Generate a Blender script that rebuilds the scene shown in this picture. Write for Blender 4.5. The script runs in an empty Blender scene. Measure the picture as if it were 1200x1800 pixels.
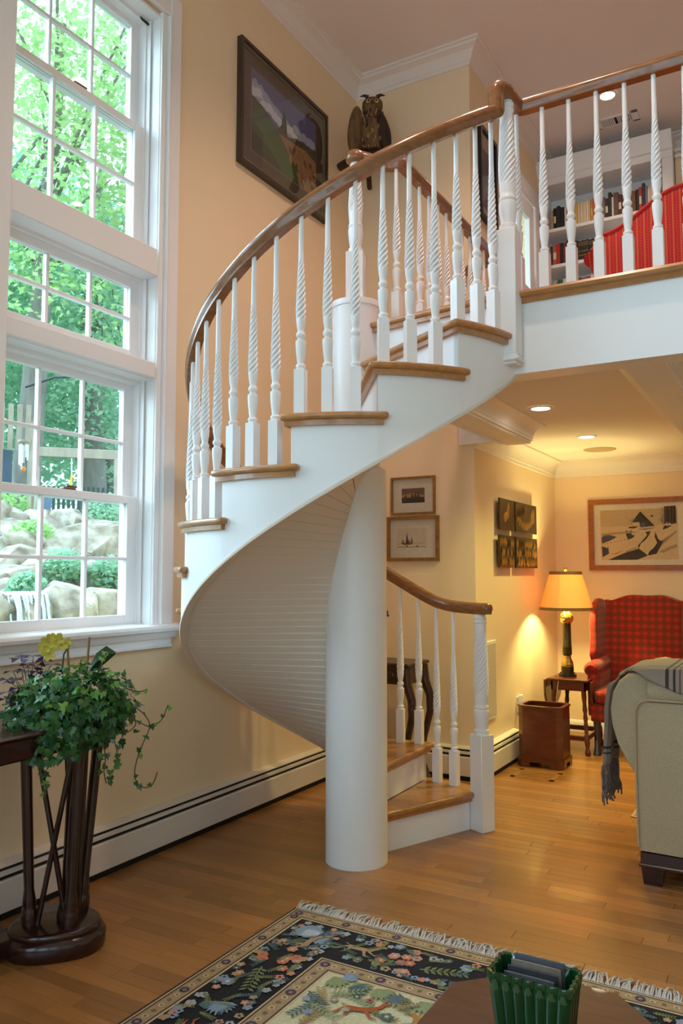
import bpy, bmesh, math, random
from math import sin, cos, pi, radians, sqrt
from mathutils import Vector, Matrix
random.seed(11)
sc = bpy.context.scene
COL = sc.collection

# ------------------------------------------------------------ camera
cam_d = bpy.data.cameras.new('camera'); cam = bpy.data.objects.new('camera', cam_d); COL.objects.link(cam)
YAW, PITCH = radians(30.03), radians(4.38)
cam.location = (0, 0, 1.3)
cam.rotation_euler = (pi/2 + PITCH, 0, YAW)
cam_d.sensor_fit = 'VERTICAL'; cam_d.sensor_height = 36.0; cam_d.lens = 36.0*1410/1800
cam_d.clip_start = 0.02; cam_d.clip_end = 200
sc.camera = cam

# ------------------------------------------------------------ world, sun, exposure
w = bpy.data.worlds.new('sky'); sc.world = w; w.use_nodes = True
bg = w.node_tree.nodes['Background']
bg.inputs['Color'].default_value = (0.62, 0.82, 1.0, 1); bg.inputs['Strength'].default_value = 3.0

def sun(name, direction, strength, angle, color):
    d = bpy.data.lights.new(name, 'SUN'); d.energy = strength; d.angle = radians(angle); d.color = color
    o = bpy.data.objects.new(name, d); COL.objects.link(o); o['kind'] = 'helper'
    o.rotation_euler = Vector(direction).to_track_quat('-Z', 'Y').to_euler()
sun('sun', (0.80, 0.42, -0.52), 8.6, 70, (0.60, 0.80, 1.0))
sc.view_settings.view_transform = 'Standard'; sc.view_settings.look = 'None'
sc.view_settings.exposure = 0.24; sc.view_settings.gamma = 1.0
sc.view_settings.use_curve_mapping = False
sc.cycles.use_denoising = True
sc.cycles.max_bounces = 10; sc.cycles.diffuse_bounces = 6; sc.cycles.transparent_max_bounces = 24
sc.cycles.sample_clamp_indirect = 6.0
WARM = (1.0, 0.68, 0.53)

# ------------------------------------------------------------ materials
MATS = {}
def srgb(r, g, b):
    f = lambda c: (c/255/12.92) if c <= 10 else ((c/255 + .055)/1.055)**2.4
    return (f(r), f(g), f(b))
def M(name, col, rough=.5, var=0.0, scale=6.0, stretch=(1,1,1), bump=0.0, metal=0.0, spec=.5, rand=0.0, island=False, col2=None, coat=0.0, detail=4, sheen=0.0, attr=None, bscale=None):
    if name in MATS: return MATS[name]
    m = bpy.data.materials.new(name); m.use_nodes = True; nt = m.node_tree; N = nt.nodes; L = nt.links
    b = N['Principled BSDF']
    b.inputs['Roughness'].default_value = rough; b.inputs['Metallic'].default_value = metal
    b.inputs['Specular IOR Level'].default_value = spec; b.inputs['Coat Weight'].default_value = coat
    if sheen: b.inputs['Sheen Weight'].default_value = sheen
    b.inputs['Base Color'].default_value = (*col, 1)
    out = None
    if attr:
        a = N.new('ShaderNodeVertexColor'); a.layer_name = attr; out = a.outputs['Color']
    if var > 0 or bump > 0 or rand > 0:
        tc = N.new('ShaderNodeTexCoord'); mp = N.new('ShaderNodeMapping'); mp.inputs['Scale'].default_value = stretch
        L.new(tc.outputs['Object'], mp.inputs['Vector']); vec = mp.outputs['Vector']
        rnd = None
        if rand > 0:
            if island: g = N.new('ShaderNodeNewGeometry'); rnd = g.outputs['Random Per Island']
            else: oi = N.new('ShaderNodeObjectInfo'); rnd = oi.outputs['Random']
            ml = N.new('ShaderNodeMath'); ml.operation = 'MULTIPLY'; ml.inputs[1].default_value = 37.0; L.new(rnd, ml.inputs[0])
            ad = N.new('ShaderNodeVectorMath'); ad.operation = 'ADD'; L.new(vec, ad.inputs[0]); L.new(ml.outputs[0], ad.inputs[1]); vec = ad.outputs[0]
        nz = N.new('ShaderNodeTexNoise'); nz.inputs['Scale'].default_value = scale; nz.inputs['Detail'].default_value = detail
        L.new(vec, nz.inputs['Vector'])
        if var > 0 or rand > 0:
            c2 = col2 or tuple(c*(1-var) for c in col)
            mx = N.new('ShaderNodeMix'); mx.data_type = 'RGBA'
            mx.inputs['A'].default_value = (*c2, 1)
            if out is None: mx.inputs['B'].default_value = (*col, 1)
            else:
                L.new(out, mx.inputs['B'])
                dk = N.new('ShaderNodeMix'); dk.data_type = 'RGBA'; dk.blend_type = 'MULTIPLY'; dk.inputs['Factor'].default_value = 1
                L.new(out, dk.inputs['A']); dk.inputs['B'].default_value = (1-var,)*3 + (1,); L.new(dk.outputs['Result'], mx.inputs['A'])
            rp = N.new('ShaderNodeMapRange'); rp.inputs['From Min'].default_value = .32; rp.inputs['From Max'].default_value = .68
            L.new(nz.outputs['Fac'], rp.inputs['Value']); L.new(rp.outputs['Result'], mx.inputs['Factor']); out = mx.outputs['Result']
        if rand > 0:
            hs = N.new('ShaderNodeHueSaturation'); mr = N.new('ShaderNodeMapRange')
            mr.inputs['To Min'].default_value = 1-rand; mr.inputs['To Max'].default_value = 1+rand*.75
            L.new(rnd, mr.inputs['Value']); L.new(mr.outputs['Result'], hs.inputs['Value']); L.new(out, hs.inputs['Color']); out = hs.outputs['Color']
        if bump > 0:
            bp = N.new('ShaderNodeBump'); bp.inputs['Strength'].default_value = bump; bp.inputs['Distance'].default_value = .01
            src = nz.outputs['Fac']
            if bscale:
                n2 = N.new('ShaderNodeTexNoise'); n2.inputs['Scale'].default_value = bscale; L.new(tc.outputs['Object'], n2.inputs['Vector']); src = n2.outputs['Fac']
            L.new(src, bp.inputs['Height']); L.new(bp.outputs['Normal'], b.inputs['Normal'])
    if out is not None: L.new(out, b.inputs['Base Color'])
    MATS[name] = m; return m
def emit(name, col, s):
    if name in MATS: return MATS[name]
    m = bpy.data.materials.new(name); m.use_nodes = True; nt = m.node_tree
    b = nt.nodes['Principled BSDF']; b.inputs['Base Color'].default_value = (*col, 1)
    b.inputs['Emission Color'].default_value = (*col, 1); b.inputs['Emission Strength'].default_value = s
    MATS[name] = m; return m
def glassmat(name, tint, refl):
    m = bpy.data.materials.new(name); m.use_nodes = True; nt = m.node_tree; N = nt.nodes; L = nt.links
    N.remove(N['Principled BSDF']); o = N['Material Output']
    t = N.new('ShaderNodeBsdfTransparent'); t.inputs['Color'].default_value = (*tint, 1)
    g = N.new('ShaderNodeBsdfGlossy'); g.inputs['Roughness'].default_value = .02
    fr = N.new('ShaderNodeFresnel'); fr.inputs['IOR'].default_value = 1.35
    ml = N.new('ShaderNodeMath'); ml.operation = 'MULTIPLY'; ml.inputs[1].default_value = refl; L.new(fr.outputs[0], ml.inputs[0])
    mx = N.new('ShaderNodeMixShader'); L.new(ml.outputs[0], mx.inputs['Fac']); L.new(t.outputs[0], mx.inputs[1]); L.new(g.outputs[0], mx.inputs[2])
    L.new(mx.outputs[0], o.inputs['Surface']); MATS[name] = m; return m
def leafmat(name, col, col2, trans=.45, rough=.45, scale=1.2):
    m = bpy.data.materials.new(name); m.use_nodes = True; nt = m.node_tree; N = nt.nodes; L = nt.links
    b = N['Principled BSDF']; o = N['Material Output']; b.inputs['Roughness'].default_value = rough
    g = N.new('ShaderNodeNewGeometry'); oi = N.new('ShaderNodeObjectInfo')
    ad = N.new('ShaderNodeMath'); ad.operation = 'ADD'; L.new(g.outputs['Random Per Island'], ad.inputs[0]); L.new(oi.outputs['Random'], ad.inputs[1])
    fr = N.new('ShaderNodeMath'); fr.operation = 'FRACT'; L.new(ad.outputs[0], fr.inputs[0])
    mx = N.new('ShaderNodeMix'); mx.data_type = 'RGBA'; mx.inputs['A'].default_value = (*col, 1); mx.inputs['B'].default_value = (*col2, 1)
    L.new(fr.outputs[0], mx.inputs['Factor']); L.new(mx.outputs['Result'], b.inputs['Base Color'])
    t = N.new('ShaderNodeBsdfTranslucent'); L.new(mx.outputs['Result'], t.inputs['Color'])
    ms = N.new('ShaderNodeMixShader'); ms.inputs['Fac'].default_value = trans
    L.new(b.outputs[0], ms.inputs[1]); L.new(t.outputs[0], ms.inputs[2]); L.new(ms.outputs[0], o.inputs['Surface'])
    MATS[name] = m; return m

WALL = M('wall_paint', srgb(240,216,180), .75, var=.03, scale=2.5, bump=.02, bscale=220)
CEIL = M('ceiling_paint', srgb(238,230,226), .9, var=.02, scale=3, bump=.03, bscale=160)
CROWNM = M('crown_paint', srgb(236,228,220), .5, var=.02, scale=3)
TRIM = M('white_trim', srgb(238,236,236), .38, var=.015, scale=3)
STAIRW = M('white_stair_paint', srgb(240,238,238), .35, var=.015, scale=3)
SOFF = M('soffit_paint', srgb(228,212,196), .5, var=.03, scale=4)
HEAT = M('heater_enamel', srgb(226,216,206), .4, var=.02, scale=3)
BLACK = M('black_gap', (.008,.007,.007), .7, var=.1, scale=9)
OAK = M('oak', srgb(182,124,70), .32, var=.34, scale=7, stretch=(1.2,1.2,9), coat=.2)
OAKT = M('oak_tread', srgb(190,132,76), .28, var=.30, scale=5, stretch=(3,9,9), coat=.3)
RAILM = M('oak_rail', srgb(150,98,58), .25, var=.35, scale=9, stretch=(2,2,7), coat=.4)
PLANK = M('oak_plank', srgb(184,126,69), .33, var=.42, scale=5, stretch=(1.0,16,1), rand=.24, coat=.12)
PLANKJ = M('oak_plank_far', srgb(184,126,69), .33, var=.42, scale=5, stretch=(1.0,16,1), rand=.24, island=True, coat=.15)
SUBFL = M('subfloor', srgb(96,60,30), .6, var=.2)
GLASS = glassmat('window_glass', (.93,.985,.975), .3)
PGLASS = glassmat('picture_glass', (.98,.98,.98), .22)
DARKW = M('dark_mahogany', srgb(52,22,18), .25, var=.45, scale=7, stretch=(4,4,1.2), coat=.4)
MAHOG = M('mahogany', srgb(104,46,24), .28, var=.4, scale=6, stretch=(1.3,1.3,5), coat=.4)
PRINT = M('print_ink', (1,1,1), .7, var=.10, scale=60, attr='Col')

# ------------------------------------------------------------ mesh helpers
ORG = {}
class MB:
    def __init__(s): s.v = []; s.f = []; s.c = []
    def add(s, vs, fs, col=None):
        n = len(s.v); s.v += [tuple(p) for p in vs]; s.f += [tuple(i+n for i in f) for f in fs]
        s.c += [col]*len(fs); return s
    def box(s, x0, x1, y0, y1, z0, z1, col=None):
        vs = [(x,y,z) for z in (z0,z1) for y in (y0,y1) for x in (x0,x1)]
        return s.add(vs, [(0,2,3,1),(4,5,7,6),(0,1,5,4),(2,6,7,3),(0,4,6,2),(1,3,7,5)], col)
    def cbox(s, x0, x1, y0, y1, z0, z1, c=.005):
        "box with chamfered edges"
        x0,x1 = min(x0,x1),max(x0,x1); y0,y1 = min(y0,y1),max(y0,y1); z0,z1 = min(z0,z1),max(z0,z1)
        c = min(c, (x1-x0)*.45, (y1-y0)*.45, (z1-z0)*.45)
        bm = bmesh.new(); bmesh.ops.create_cube(bm, size=1)
        for v in bm.verts: v.co = Vector(((x0+x1)/2+v.co.x*(x1-x0), (y0+y1)/2+v.co.y*(y1-y0), (z0+z1)/2+v.co.z*(z1-z0)))
        bmesh.ops.bevel(bm, geom=bm.edges[:], offset=c, segments=1, affect='EDGES', clamp_overlap=True)
        bm.verts.index_update()
        s.add([v.co[:] for v in bm.verts], [[v.index for v in f.verts] for f in bm.faces]); bm.free(); return s
    def soft(s, x0, x1, y0, y1, z0, z1, c=.03, seg=4, puff=0.0):
        "rounded upholstered box"
        bm = bmesh.new(); bmesh.ops.create_cube(bm, size=1)
        bmesh.ops.subdivide_edges(bm, edges=bm.edges[:], cuts=6, use_grid_fill=True)
        sx, sy, sz = x1-x0, y1-y0, z1-z0
        for v in bm.verts:
            p = v.co*2; h = Vector((sx,sy,sz))/2
            q = Vector([p[i]*h[i] for i in range(3)])
            inn = Vector([max(-(h[i]-c), min(h[i]-c, q[i])) for i in range(3)])
            d = q-inn
            if d.length > 1e-6: q = inn + d.normalized()*c
            if puff:
                for i in range(3):
                    j, k = (i+1)%3, (i+2)%3
                    q[i] += puff*p[i]*max(0,(1-p[j]**2))*max(0,(1-p[k]**2))
            v.co = q + Vector(((x0+x1)/2,(y0+y1)/2,(z0+z1)/2))
        bm.verts.index_update()
        s.add([v.co[:] for v in bm.verts], [[v.index for v in f.verts] for f in bm.faces]); bm.free(); return s
    def prism(s, poly, z0, z1, col=None):
        n = len(poly); a = sum(poly[i][0]*poly[(i+1)%n][1]-poly[(i+1)%n][0]*poly[i][1] for i in range(n))
        if a < 0: poly = poly[::-1]
        vs = [(x,y,z0) for x,y in poly]+[(x,y,z1) for x,y in poly]
        return s.add(vs, [tuple(range(n-1,-1,-1)), tuple(range(n,2*n))]+[(i,(i+1)%n,n+(i+1)%n,n+i) for i in range(n)], col)
    def lathe(s, prof, cx=0, cy=0, n=24, twist=None, col=None):
        "prof: list of (r,z); twist(z)->(lobes, depth, phase)"
        n0 = len(s.v); vs = []
        for r, z in prof:
            t = twist(z) if twist else None
            for i in range(n):
                a = 2*pi*i/n; rr = r
                if t and t[1]: rr = r*(1-t[1]*(0.5-0.5*cos(t[0]*(a-t[2])))**2)
                vs.append((cx+rr*cos(a), cy+rr*sin(a), z))
        fs = []
        for j in range(len(prof)-1):
            for i in range(n): fs.append((j*n+i, j*n+(i+1)%n, (j+1)*n+(i+1)%n, (j+1)*n+i))
        fs.append(tuple(range(n-1,-1,-1))); fs.append(tuple((len(prof)-1)*n+i for i in range(n)))
        return s.add(vs, fs, col)
    def tube(s, pts, rad, n=8, col=None, cap=True):
        pts = [Vector(p) for p in pts]; m = len(pts); vs = []; prev = None
        for k, p in enumerate(pts):
            t = (pts[min(k+1,m-1)]-pts[max(k-1,0)]).normalized()
            if prev is None:
                u = t.orthogonal().normalized()
            else:
                u = (prev - t*prev.dot(t)); u = u.normalized() if u.length > 1e-5 else t.orthogonal().normalized()
            prev = u; v = t.cross(u); r = rad(k/(m-1)) if callable(rad) else rad
            for i in range(n):
                a = 2*pi*i/n; vs.append(p+u*(r*cos(a))+v*(r*sin(a)))
        fs = [(k*n+i, k*n+(i+1)%n, (k+1)*n+(i+1)%n, (k+1)*n+i) for k in range(m-1) for i in range(n)]
        if cap: fs += [tuple(range(n-1,-1,-1)), tuple((m-1)*n+i for i in range(n))]
        return s.add(vs, fs, col)
    def sweep(s, prof, pts, sides=None, closed_caps=True):
        "prof (a,b) points: a along side, b along up; side horizontal"
        pts = [Vector(p) for p in pts]; m = len(pts); n = len(prof); vs = []; ps = None
        for k, p in enumerate(pts):
            t = (pts[min(k+1,m-1)]-pts[max(k-1,0)]).normalized()
            if sides: sd = Vector(sides[k]).normalized()
            else:
                sd = t.cross(Vector((0,0,1)))
                sd = ps if (sd.length < .15 and ps is not None) else sd.normalized()
            ps = sd; up = sd.cross(t).normalized()
            for a, b in prof: vs.append(p+sd*a+up*b)
        fs = [(k*n+i, k*n+(i+1)%n, (k+1)*n+(i+1)%n, (k+1)*n+i) for k in range(m-1) for i in range(n)]
        fs += [tuple(range(n-1,-1,-1)), tuple((m-1)*n+i for i in range(n))]
        return s.add(vs, fs)
    def extrude(s, poly, axis, a0, a1):
        "poly of (u,v); axis 'x': (u,v)->(y,z); 'y': (x,z)"
        n = len(poly); vs = []
        for a in (a0, a1):
            for u, v in poly: vs.append((a,u,v) if axis == 'x' else (u,a,v))
        return s.add(vs, [tuple(range(n-1,-1,-1)), tuple(range(n,2*n))]+[(i,(i+1)%n,n+(i+1)%n,n+i) for i in range(n)])
    def ball(s, c, r, nu=12, nv=8, col=None, fn=None):
        vs = []; fs = []
        r = (r,r,r) if not isinstance(r, (tuple,list)) else r
        for j in range(nv+1):
            ph = pi*j/nv
            for i in range(nu):
                a = 2*pi*i/nu; d = Vector((sin(ph)*cos(a), sin(ph)*sin(a), cos(ph)))
                k = fn(d) if fn else 1
                vs.append((c[0]+d.x*r[0]*k, c[1]+d.y*r[1]*k, c[2]+d.z*r[2]*k))
        for j in range(nv):
            for i in range(nu): fs.append((j*nu+i, (j+1)*nu+i, (j+1)*nu+(i+1)%nu, j*nu+(i+1)%nu))
        return s.add(vs, fs, col)
    def grid(s, fn, nu, nv, col=None):
        vs = [fn(i/nu, j/nv) for j in range(nv+1) for i in range(nu+1)]
        return s.add(vs, [(j*(nu+1)+i, j*(nu+1)+i+1, (j+1)*(nu+1)+i+1, (j+1)*(nu+1)+i) for j in range(nv) for i in range(nu)], col)
    def xf(s, mat):
        s.v = [tuple(mat @ Vector(p)) for p in s.v]; return s
    def build(s, name, mat, parent=None, smooth=35, fix=True, label=None, kind=None):
        org = ORG.get(parent.name, Vector()) if parent else Vector()
        me = bpy.data.meshes.new(name)
        me.from_pydata([(p[0]-org[0], p[1]-org[1], p[2]-org[2]) for p in s.v], [], s.f)
        if fix:
            bm = bmesh.new(); bm.from_mesh(me); bmesh.ops.recalc_face_normals(bm, faces=bm.faces); bm.to_mesh(me); bm.free()
        if any(c is not None for c in s.c) and len(s.c) == len(me.polygons):
            at = me.color_attributes.new('Col', 'FLOAT_COLOR', 'CORNER')
            for p, c in zip(me.polygons, s.c):
                c = c or (1,1,1)
                for li in p.loop_indices: at.data[li].color = (*c, 1)
        if smooth:
            me.polygons.foreach_set('use_smooth', [True]*len(me.polygons)); me.set_sharp_from_angle(angle=radians(smooth))
        me.materials.append(mat)
        o = bpy.data.objects.new(name, me); COL.objects.link(o)
        if parent: o.parent = parent; ORG[o.name] = org
        else: ORG[o.name] = Vector()
        if label: o['label'] = label
        if kind: o['kind'] = kind
        return o
def tag(o, label, cat, group=None, kind=None):
    o['label'] = label; o['category'] = cat
    if group: o['group'] = group
    if kind: o['kind'] = kind
    return o
def thing(name, loc, label, cat, group=None, kind=None):
    o = bpy.data.objects.new(name, None); COL.objects.link(o); o.location = loc; o.empty_display_size = .05
    ORG[o.name] = Vector(loc); return tag(o, label, cat, group, kind)
def inst(src, name, parent, loc, rot=(0,0,0), scale=None):
    "a copy that shares mesh data; loc in world coordinates (parent empties are unrotated)"
    o = bpy.data.objects.new(name, src if isinstance(src, bpy.types.Mesh) else src.data); COL.objects.link(o)
    org = ORG.get(parent.name, Vector()) if parent else Vector()
    o.parent = parent; o.location = Vector(loc)-org; o.rotation_euler = rot
    if scale: o.scale = scale
    ORG[o.name] = org if parent else Vector()
    return o
def mesh_of(mb, name, mat, smooth=35):
    o = mb.build(name, mat, None, smooth); me = o.data; bpy.data.objects.remove(o); return me
def box_obj(name, x0,x1,y0,y1,z0,z1, mat, parent=None, c=0):
    m = MB(); (m.cbox(x0,x1,y0,y1,z0,z1,c) if c else m.box(x0,x1,y0,y1,z0,z1)); return m.build(name, mat, parent)
def point_light(name, loc, power, col, r, parent=None, spot=None, direction=(0,0,-1), blend=.6):
    d = bpy.data.lights.new(name, 'SPOT' if spot else 'POINT'); d.energy = power; d.color = col; d.shadow_soft_size = r
    if spot: d.spot_size = radians(spot); d.spot_blend = blend
    o = bpy.data.objects.new(name, d); COL.objects.link(o); o['kind'] = 'helper'
    org = ORG.get(parent.name, Vector()) if parent else Vector()
    o.parent = parent; o.location = Vector(loc)-org
    o.rotation_euler = Vector(direction).to_track_quat('-Z', 'Y').to_euler(); return o
def bevel(o, wdt, seg=2, ang=40):
    m = o.modifiers.new('bevel', 'BEVEL'); m.width = wdt; m.segments = seg; m.limit_method = 'ANGLE'; m.angle_limit = radians(ang)
    m.harden_normals = False; return o
# ------------------------------------------------------------ key dimensions
XW, YB, X1, YF = -2.71, 4.90, -1.84, 6.82      # window wall, stair back wall, alcove wall, far wall
ZC, ZU, ZL = 4.85, 2.47, 2.24                  # high ceiling, upper floor, low ceiling
XR, YR = 3.4, -2.6                             # right and rear walls of the room
YBAL = 3.22                                    # balcony face
# ------------------------------------------------------------ floor
floor = thing('floor', (0,2,0), 'honey coloured oak strip floor running across the room', 'floor', kind='structure')
box_obj('subfloor', XW-.05, XR, YR, YF, -.06, -.012, SUBFL, floor)
PW = .0615
pm = mesh_of(MB().cbox(-.5,.5,-.5,.5,-1,0, .5), 'plank', PLANK) if False else None
def plank_mesh():
    m = MB(); c = .018
    vs = [(-.5,-.5,-1),(.5,-.5,-1),(.5,.5,-1),(-.5,.5,-1),(-.5,-.5,-.14),(.5,-.5,-.14),(.5,.5,-.14),(-.5,.5,-.14),(-.5+.0012,-.5+c,0),(.5-.0012,-.5+c,0),(.5-.0012,.5-c,0),(-.5+.0012,.5-c,0)]
    fs = [(0,3,2,1),(0,1,5,4),(1,2,6,5),(2,3,7,6),(3,0,4,7),(4,5,9,8),(5,6,10,9),(6,7,11,10),(7,4,8,11),(8,9,10,11)]
    return mesh_of(m.add(vs, fs), 'plank', PLANK, smooth=0)
pmesh = plank_mesh()
far = MB(); rp = random.Random(5); npl = 0
y = YR+.01
while y < YF-.01:
    x = XW-.02 - rp.random()*1.0
    while x < XR:
        L = rp.choice([.34,.5,.62,.75,.9,1.05,1.3])
        a, b = max(x, XW-.03), min(x+L, XR)
        x += L
        if b-a < .02: continue
        cx, cy = (a+b)/2, y+PW/2
        # seen in the photograph: left of the view's right edge, in front of the walls
        right = 0.16*cy-.30 if cy < 3.3 else -.09*cy+.0
        vis = (cy > 1.25) and (a < right+.25) and (cy < YB or b > X1) and (b > -.62*cy-1.4) and npl < 298
        if vis:
            npl += 1
            inst(pmesh, 'plank', floor, (cx, cy, 0), scale=(b-a-.0008, PW-.0008, .012))
        else:
            far.box(a+.0006, b-.0006, y+.0006, y+PW-.0006, -.012, 0)
    y += PW
far.build('boards', PLANKJ, floor, smooth=0, fix=False, kind='stuff')

# ------------------------------------------------------------ walls and ceilings
WO = [(2.00,2.905),(0.93,1.835),(-.14,.765)]   # window openings along the window wall
WZ0, WZ1 = 1.03, 4.13
m = MB(); t = .2
m.box(XW-t, XW, YR, YB+.2, -.02, WZ0); m.box(XW-t, XW, YR, YB+.2, WZ1, ZC)
ys = [YR]+[v for a,b in sorted(WO) for v in (a,b)]+[YB+.2]
for i in range(0, len(ys), 2): m.box(XW-t, XW, ys[i], ys[i+1], WZ0, WZ1)
tag(m.build('wall_left', WALL, smooth=0, fix=False), 'cream painted window wall two storeys high', 'wall', kind='structure')
m = MB(); m.box(XW, X1, YB, YB+.15, -.02, ZC)
tag(m.build('wall_back', WALL, smooth=0), 'narrow cream wall behind the stairs with two small gilt frames', 'wall', kind='structure')
m = MB(); DY0, DY1, DZ1 = 5.62, 6.36, 4.33
m.box(X1-.15, X1, YB+.15, YF, -.02, ZU); m.box(X1-.15, X1, YB+.15, DY0, ZU, ZC); m.box(X1-.15, X1, DY1, YF, ZU, ZC); m.box(X1-.15, X1, DY0, DY1, DZ1, ZC)
tag(m.build('wall_side', WALL, smooth=0), 'cream side wall of the alcove behind the table lamp', 'wall', kind='structure')
m = MB(); m.box(X1-.15, XR, YF, YF+.15, -.02, ZC)
tag(m.build('wall_far', WALL, smooth=0), 'cream far wall behind the plaid wing chair', 'wall', kind='structure')
m = MB(); RW = [(-1.9,-.5),(.1,1.5),(2.0,3.0)]
m.box(XW-t, XR, YR-.2, YR, -.02, .6); m.box(XW-t, XR, YR-.2, YR, 4.3, ZC)
xs = [XW-t]+[v for p in RW for v in p]+[XR]
for i in range(0, len(xs), 2): m.box(xs[i], xs[i+1], YR-.2, YR, .6, 4.3)
tag(m.build('wall_rear', WALL, smooth=0, fix=False), 'cream rear wall with tall windows behind the viewer', 'wall', kind='structure')
m = MB(); m.box(XR, XR+.2, YR-.2, YF+.15, -.02, ZC)
tag(m.build('wall_right', WALL, smooth=0, fix=False), 'cream wall on the right out of view', 'wall', kind='structure')
box = MB(); box.box(XW-t, XR+.2, YR-.2, YF+.15, ZC, ZC+.12)
tag(box.build('ceiling', CEIL, smooth=0), 'high flat off-white ceiling over the stairs and balcony', 'ceiling', kind='structure')
for i, (a, b) in enumerate(RW):
    wn = thing(f'window_{7+i}', (a, YR-.1, .6), f'tall plain window behind the viewer, number {i+1} from the window wall', 'window', kind='structure')
    m = MB()
    for xx in (a, (a+b)/2-.02, b-.05): m.box(xx, xx+.05, YR-.14, YR-.06, .6, 4.3)
    for z in (.6, 1.8, 3.0, 4.25): m.box(a, b, YR-.135, YR-.065, z, z+.05)
    m.build('frame', TRIM, wn, smooth=0, fix=False); box_obj('pane', a+.02, b-.02, YR-.102, YR-.098, .62, 4.28, GLASS, wn)

# upper floor: landing and balcony slab, low ceiling under it
XG = -1.655                                     # edge of the stair well along the landing
def stair_pt(r, th): return (-1.822+r*cos(radians(th)), 3.289+r*sin(radians(th)))
bal = thing('floor_balcony', (-.5,YBAL,ZL), 'white faced balcony floor with an oak nosing edge', 'balcony', kind='structure')
TH13 = 66.9+23.8*12
e0, e1 = stair_pt(.10, TH13), stair_pt(.80, TH13)
m = MB()
m.prism([(XG, e0[1]+(XG-e0[0])*(e1[1]-e0[1])/(e1[0]-e0[0])), (-1.03, YBAL+.02), (XR, YBAL+.02), (XR, YF), (X1, YF), (X1, YB), (XG, YB)], ZL, ZU-.025)
m.build('slab', CEIL, bal, smooth=0)
m = MB(); m.prism([(XG-.02, e0[1]+(XG-e0[0])*(e1[1]-e0[1])/(e1[0]-e0[0])+.0), (-1.03, YBAL-.01), (XR, YBAL-.01), (XR, YF), (X1, YF), (X1, YB), (XG-.02, YB)], ZU-.025, ZU)
m.build('upper_floor_boards', OAKT, bal, smooth=0)
box_obj('fascia', -1.04, XR, YBAL, YBAL+.02, 2.13, ZU-.024, STAIRW, bal)
box_obj('well_fascia', XG-.015, XG, 3.36, YB, 2.13, ZU-.024, STAIRW, bal)
nose = [(YBAL,ZU-.045),(YBAL-.012,ZU-.045),(YBAL-.02,ZU-.028),(YBAL-.036,ZU-.024),(YBAL-.042,ZU-.012),(YBAL-.036,ZU),(YBAL,ZU+.001)]
MB().extrude(nose, 'x', -.995, XR).build('nosing', OAKT, bal, smooth=30)
nose = [(XG,ZU-.045),(XG-.027,ZU-.045),(XG-.035,ZU-.028),(XG-.05,ZU-.024),(XG-.055,ZU-.012),(XG-.05,ZU),(XG,ZU+.001)]
MB().extrude(nose, 'y', 3.38, YB).build('nosing', OAKT, bal, smooth=30)
# coffered underside: beams with cove crowns
def cove(name, p0, p1, into, label, z0=2.13, z1=ZL, w=.10, parent=None):
    "crown run from p0 to p1 (x,y); into = horizontal unit vector from the wall face into the bay"
    h = z1-z0; pr = [(0,0),(.012,0),(.012,.018*h/.11)]
    for k in range(8):
        a = k/7*pi/2; pr.append((.016+(w-.03)*(1-cos(a)), (.2+.66*sin(a))*h))
    pr += [(w-.008,.88*h),(w,.9*h),(w,h),(0,h)]
    d = Vector((p1[0]-p0[0], p1[1]-p0[1], 0)); m = MB(); vs = []
    for p in (p0, p1):
        for a, b in pr: vs.append((p[0]+into[0]*a, p[1]+into[1]*a, z0+b))
    n = len(pr)
    m.add(vs, [tuple(range(n-1,-1,-1)), tuple(range(n,2*n))]+[(i,(i+1)%n,n+(i+1)%n,n+i) for i in range(n)])
    o = m.build(name, CROWNM if parent is None else TRIM, parent, smooth=30)
    if parent is None: tag(o, label, 'trim', kind='structure')
    return o
bm1 = thing('trim_1', (-1.58,4,2.13), 'white boxed ceiling beam along the stair well', 'beam', kind='structure')
box_obj('beam', XG-.005, -1.50, YBAL+.02, 5.02, 2.13, ZL, TRIM, bm1, .003)
box_obj('bead', XG-.015, XG+.012, 3.4, YB, 2.122, 2.14, TRIM, bm1)
cove('cove', (-1.50, YBAL+.1), (-1.50, 5.02), (1,0), '', parent=bm1, z0=2.145)
box_obj('corner_block', -1.93, XG+.0, YB-.035, YB, 2.135, 2.34, TRIM, bm1)
bm2 = thing('trim_2', (-.52,4,2.13), 'white boxed ceiling beam towards the right edge of view', 'beam', kind='structure')
box_obj('beam', -.61, -.45, YBAL+.13, YF, 2.13, ZL, TRIM, bm2, .003)
cove('cove', (-.61, YBAL+.1), (-.61, YF), (-1,0), '', parent=bm2, z0=2.145); cove('cove', (-.45, YBAL+.1), (-.45, YF), (1,0), '', parent=bm2, z0=2.145)
bm3 = thing('trim_3', (-.8,3.3,2.13), 'white boxed beam under the balcony face', 'beam', kind='structure')
box_obj('beam', -1.50, XR, YBAL+.02, YBAL+.13, 2.13, ZL, TRIM, bm3)
cove('cove', (-1.42, YBAL+.13), (-.62, YBAL+.13), (0,1), '', parent=bm3, z0=2.145); cove('cove', (-.44, YBAL+.13), (XR, YBAL+.13), (0,1), '', parent=bm3, z0=2.145)
cove('trim_4', (X1, YB+.0), (X1, YF), (1,0), 'white cove moulding along the alcove side wall', z0=2.11)
cove('trim_5', (X1, YF), (XR, YF), (0,-1), 'white cove moulding along the far wall', z0=2.11)
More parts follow.
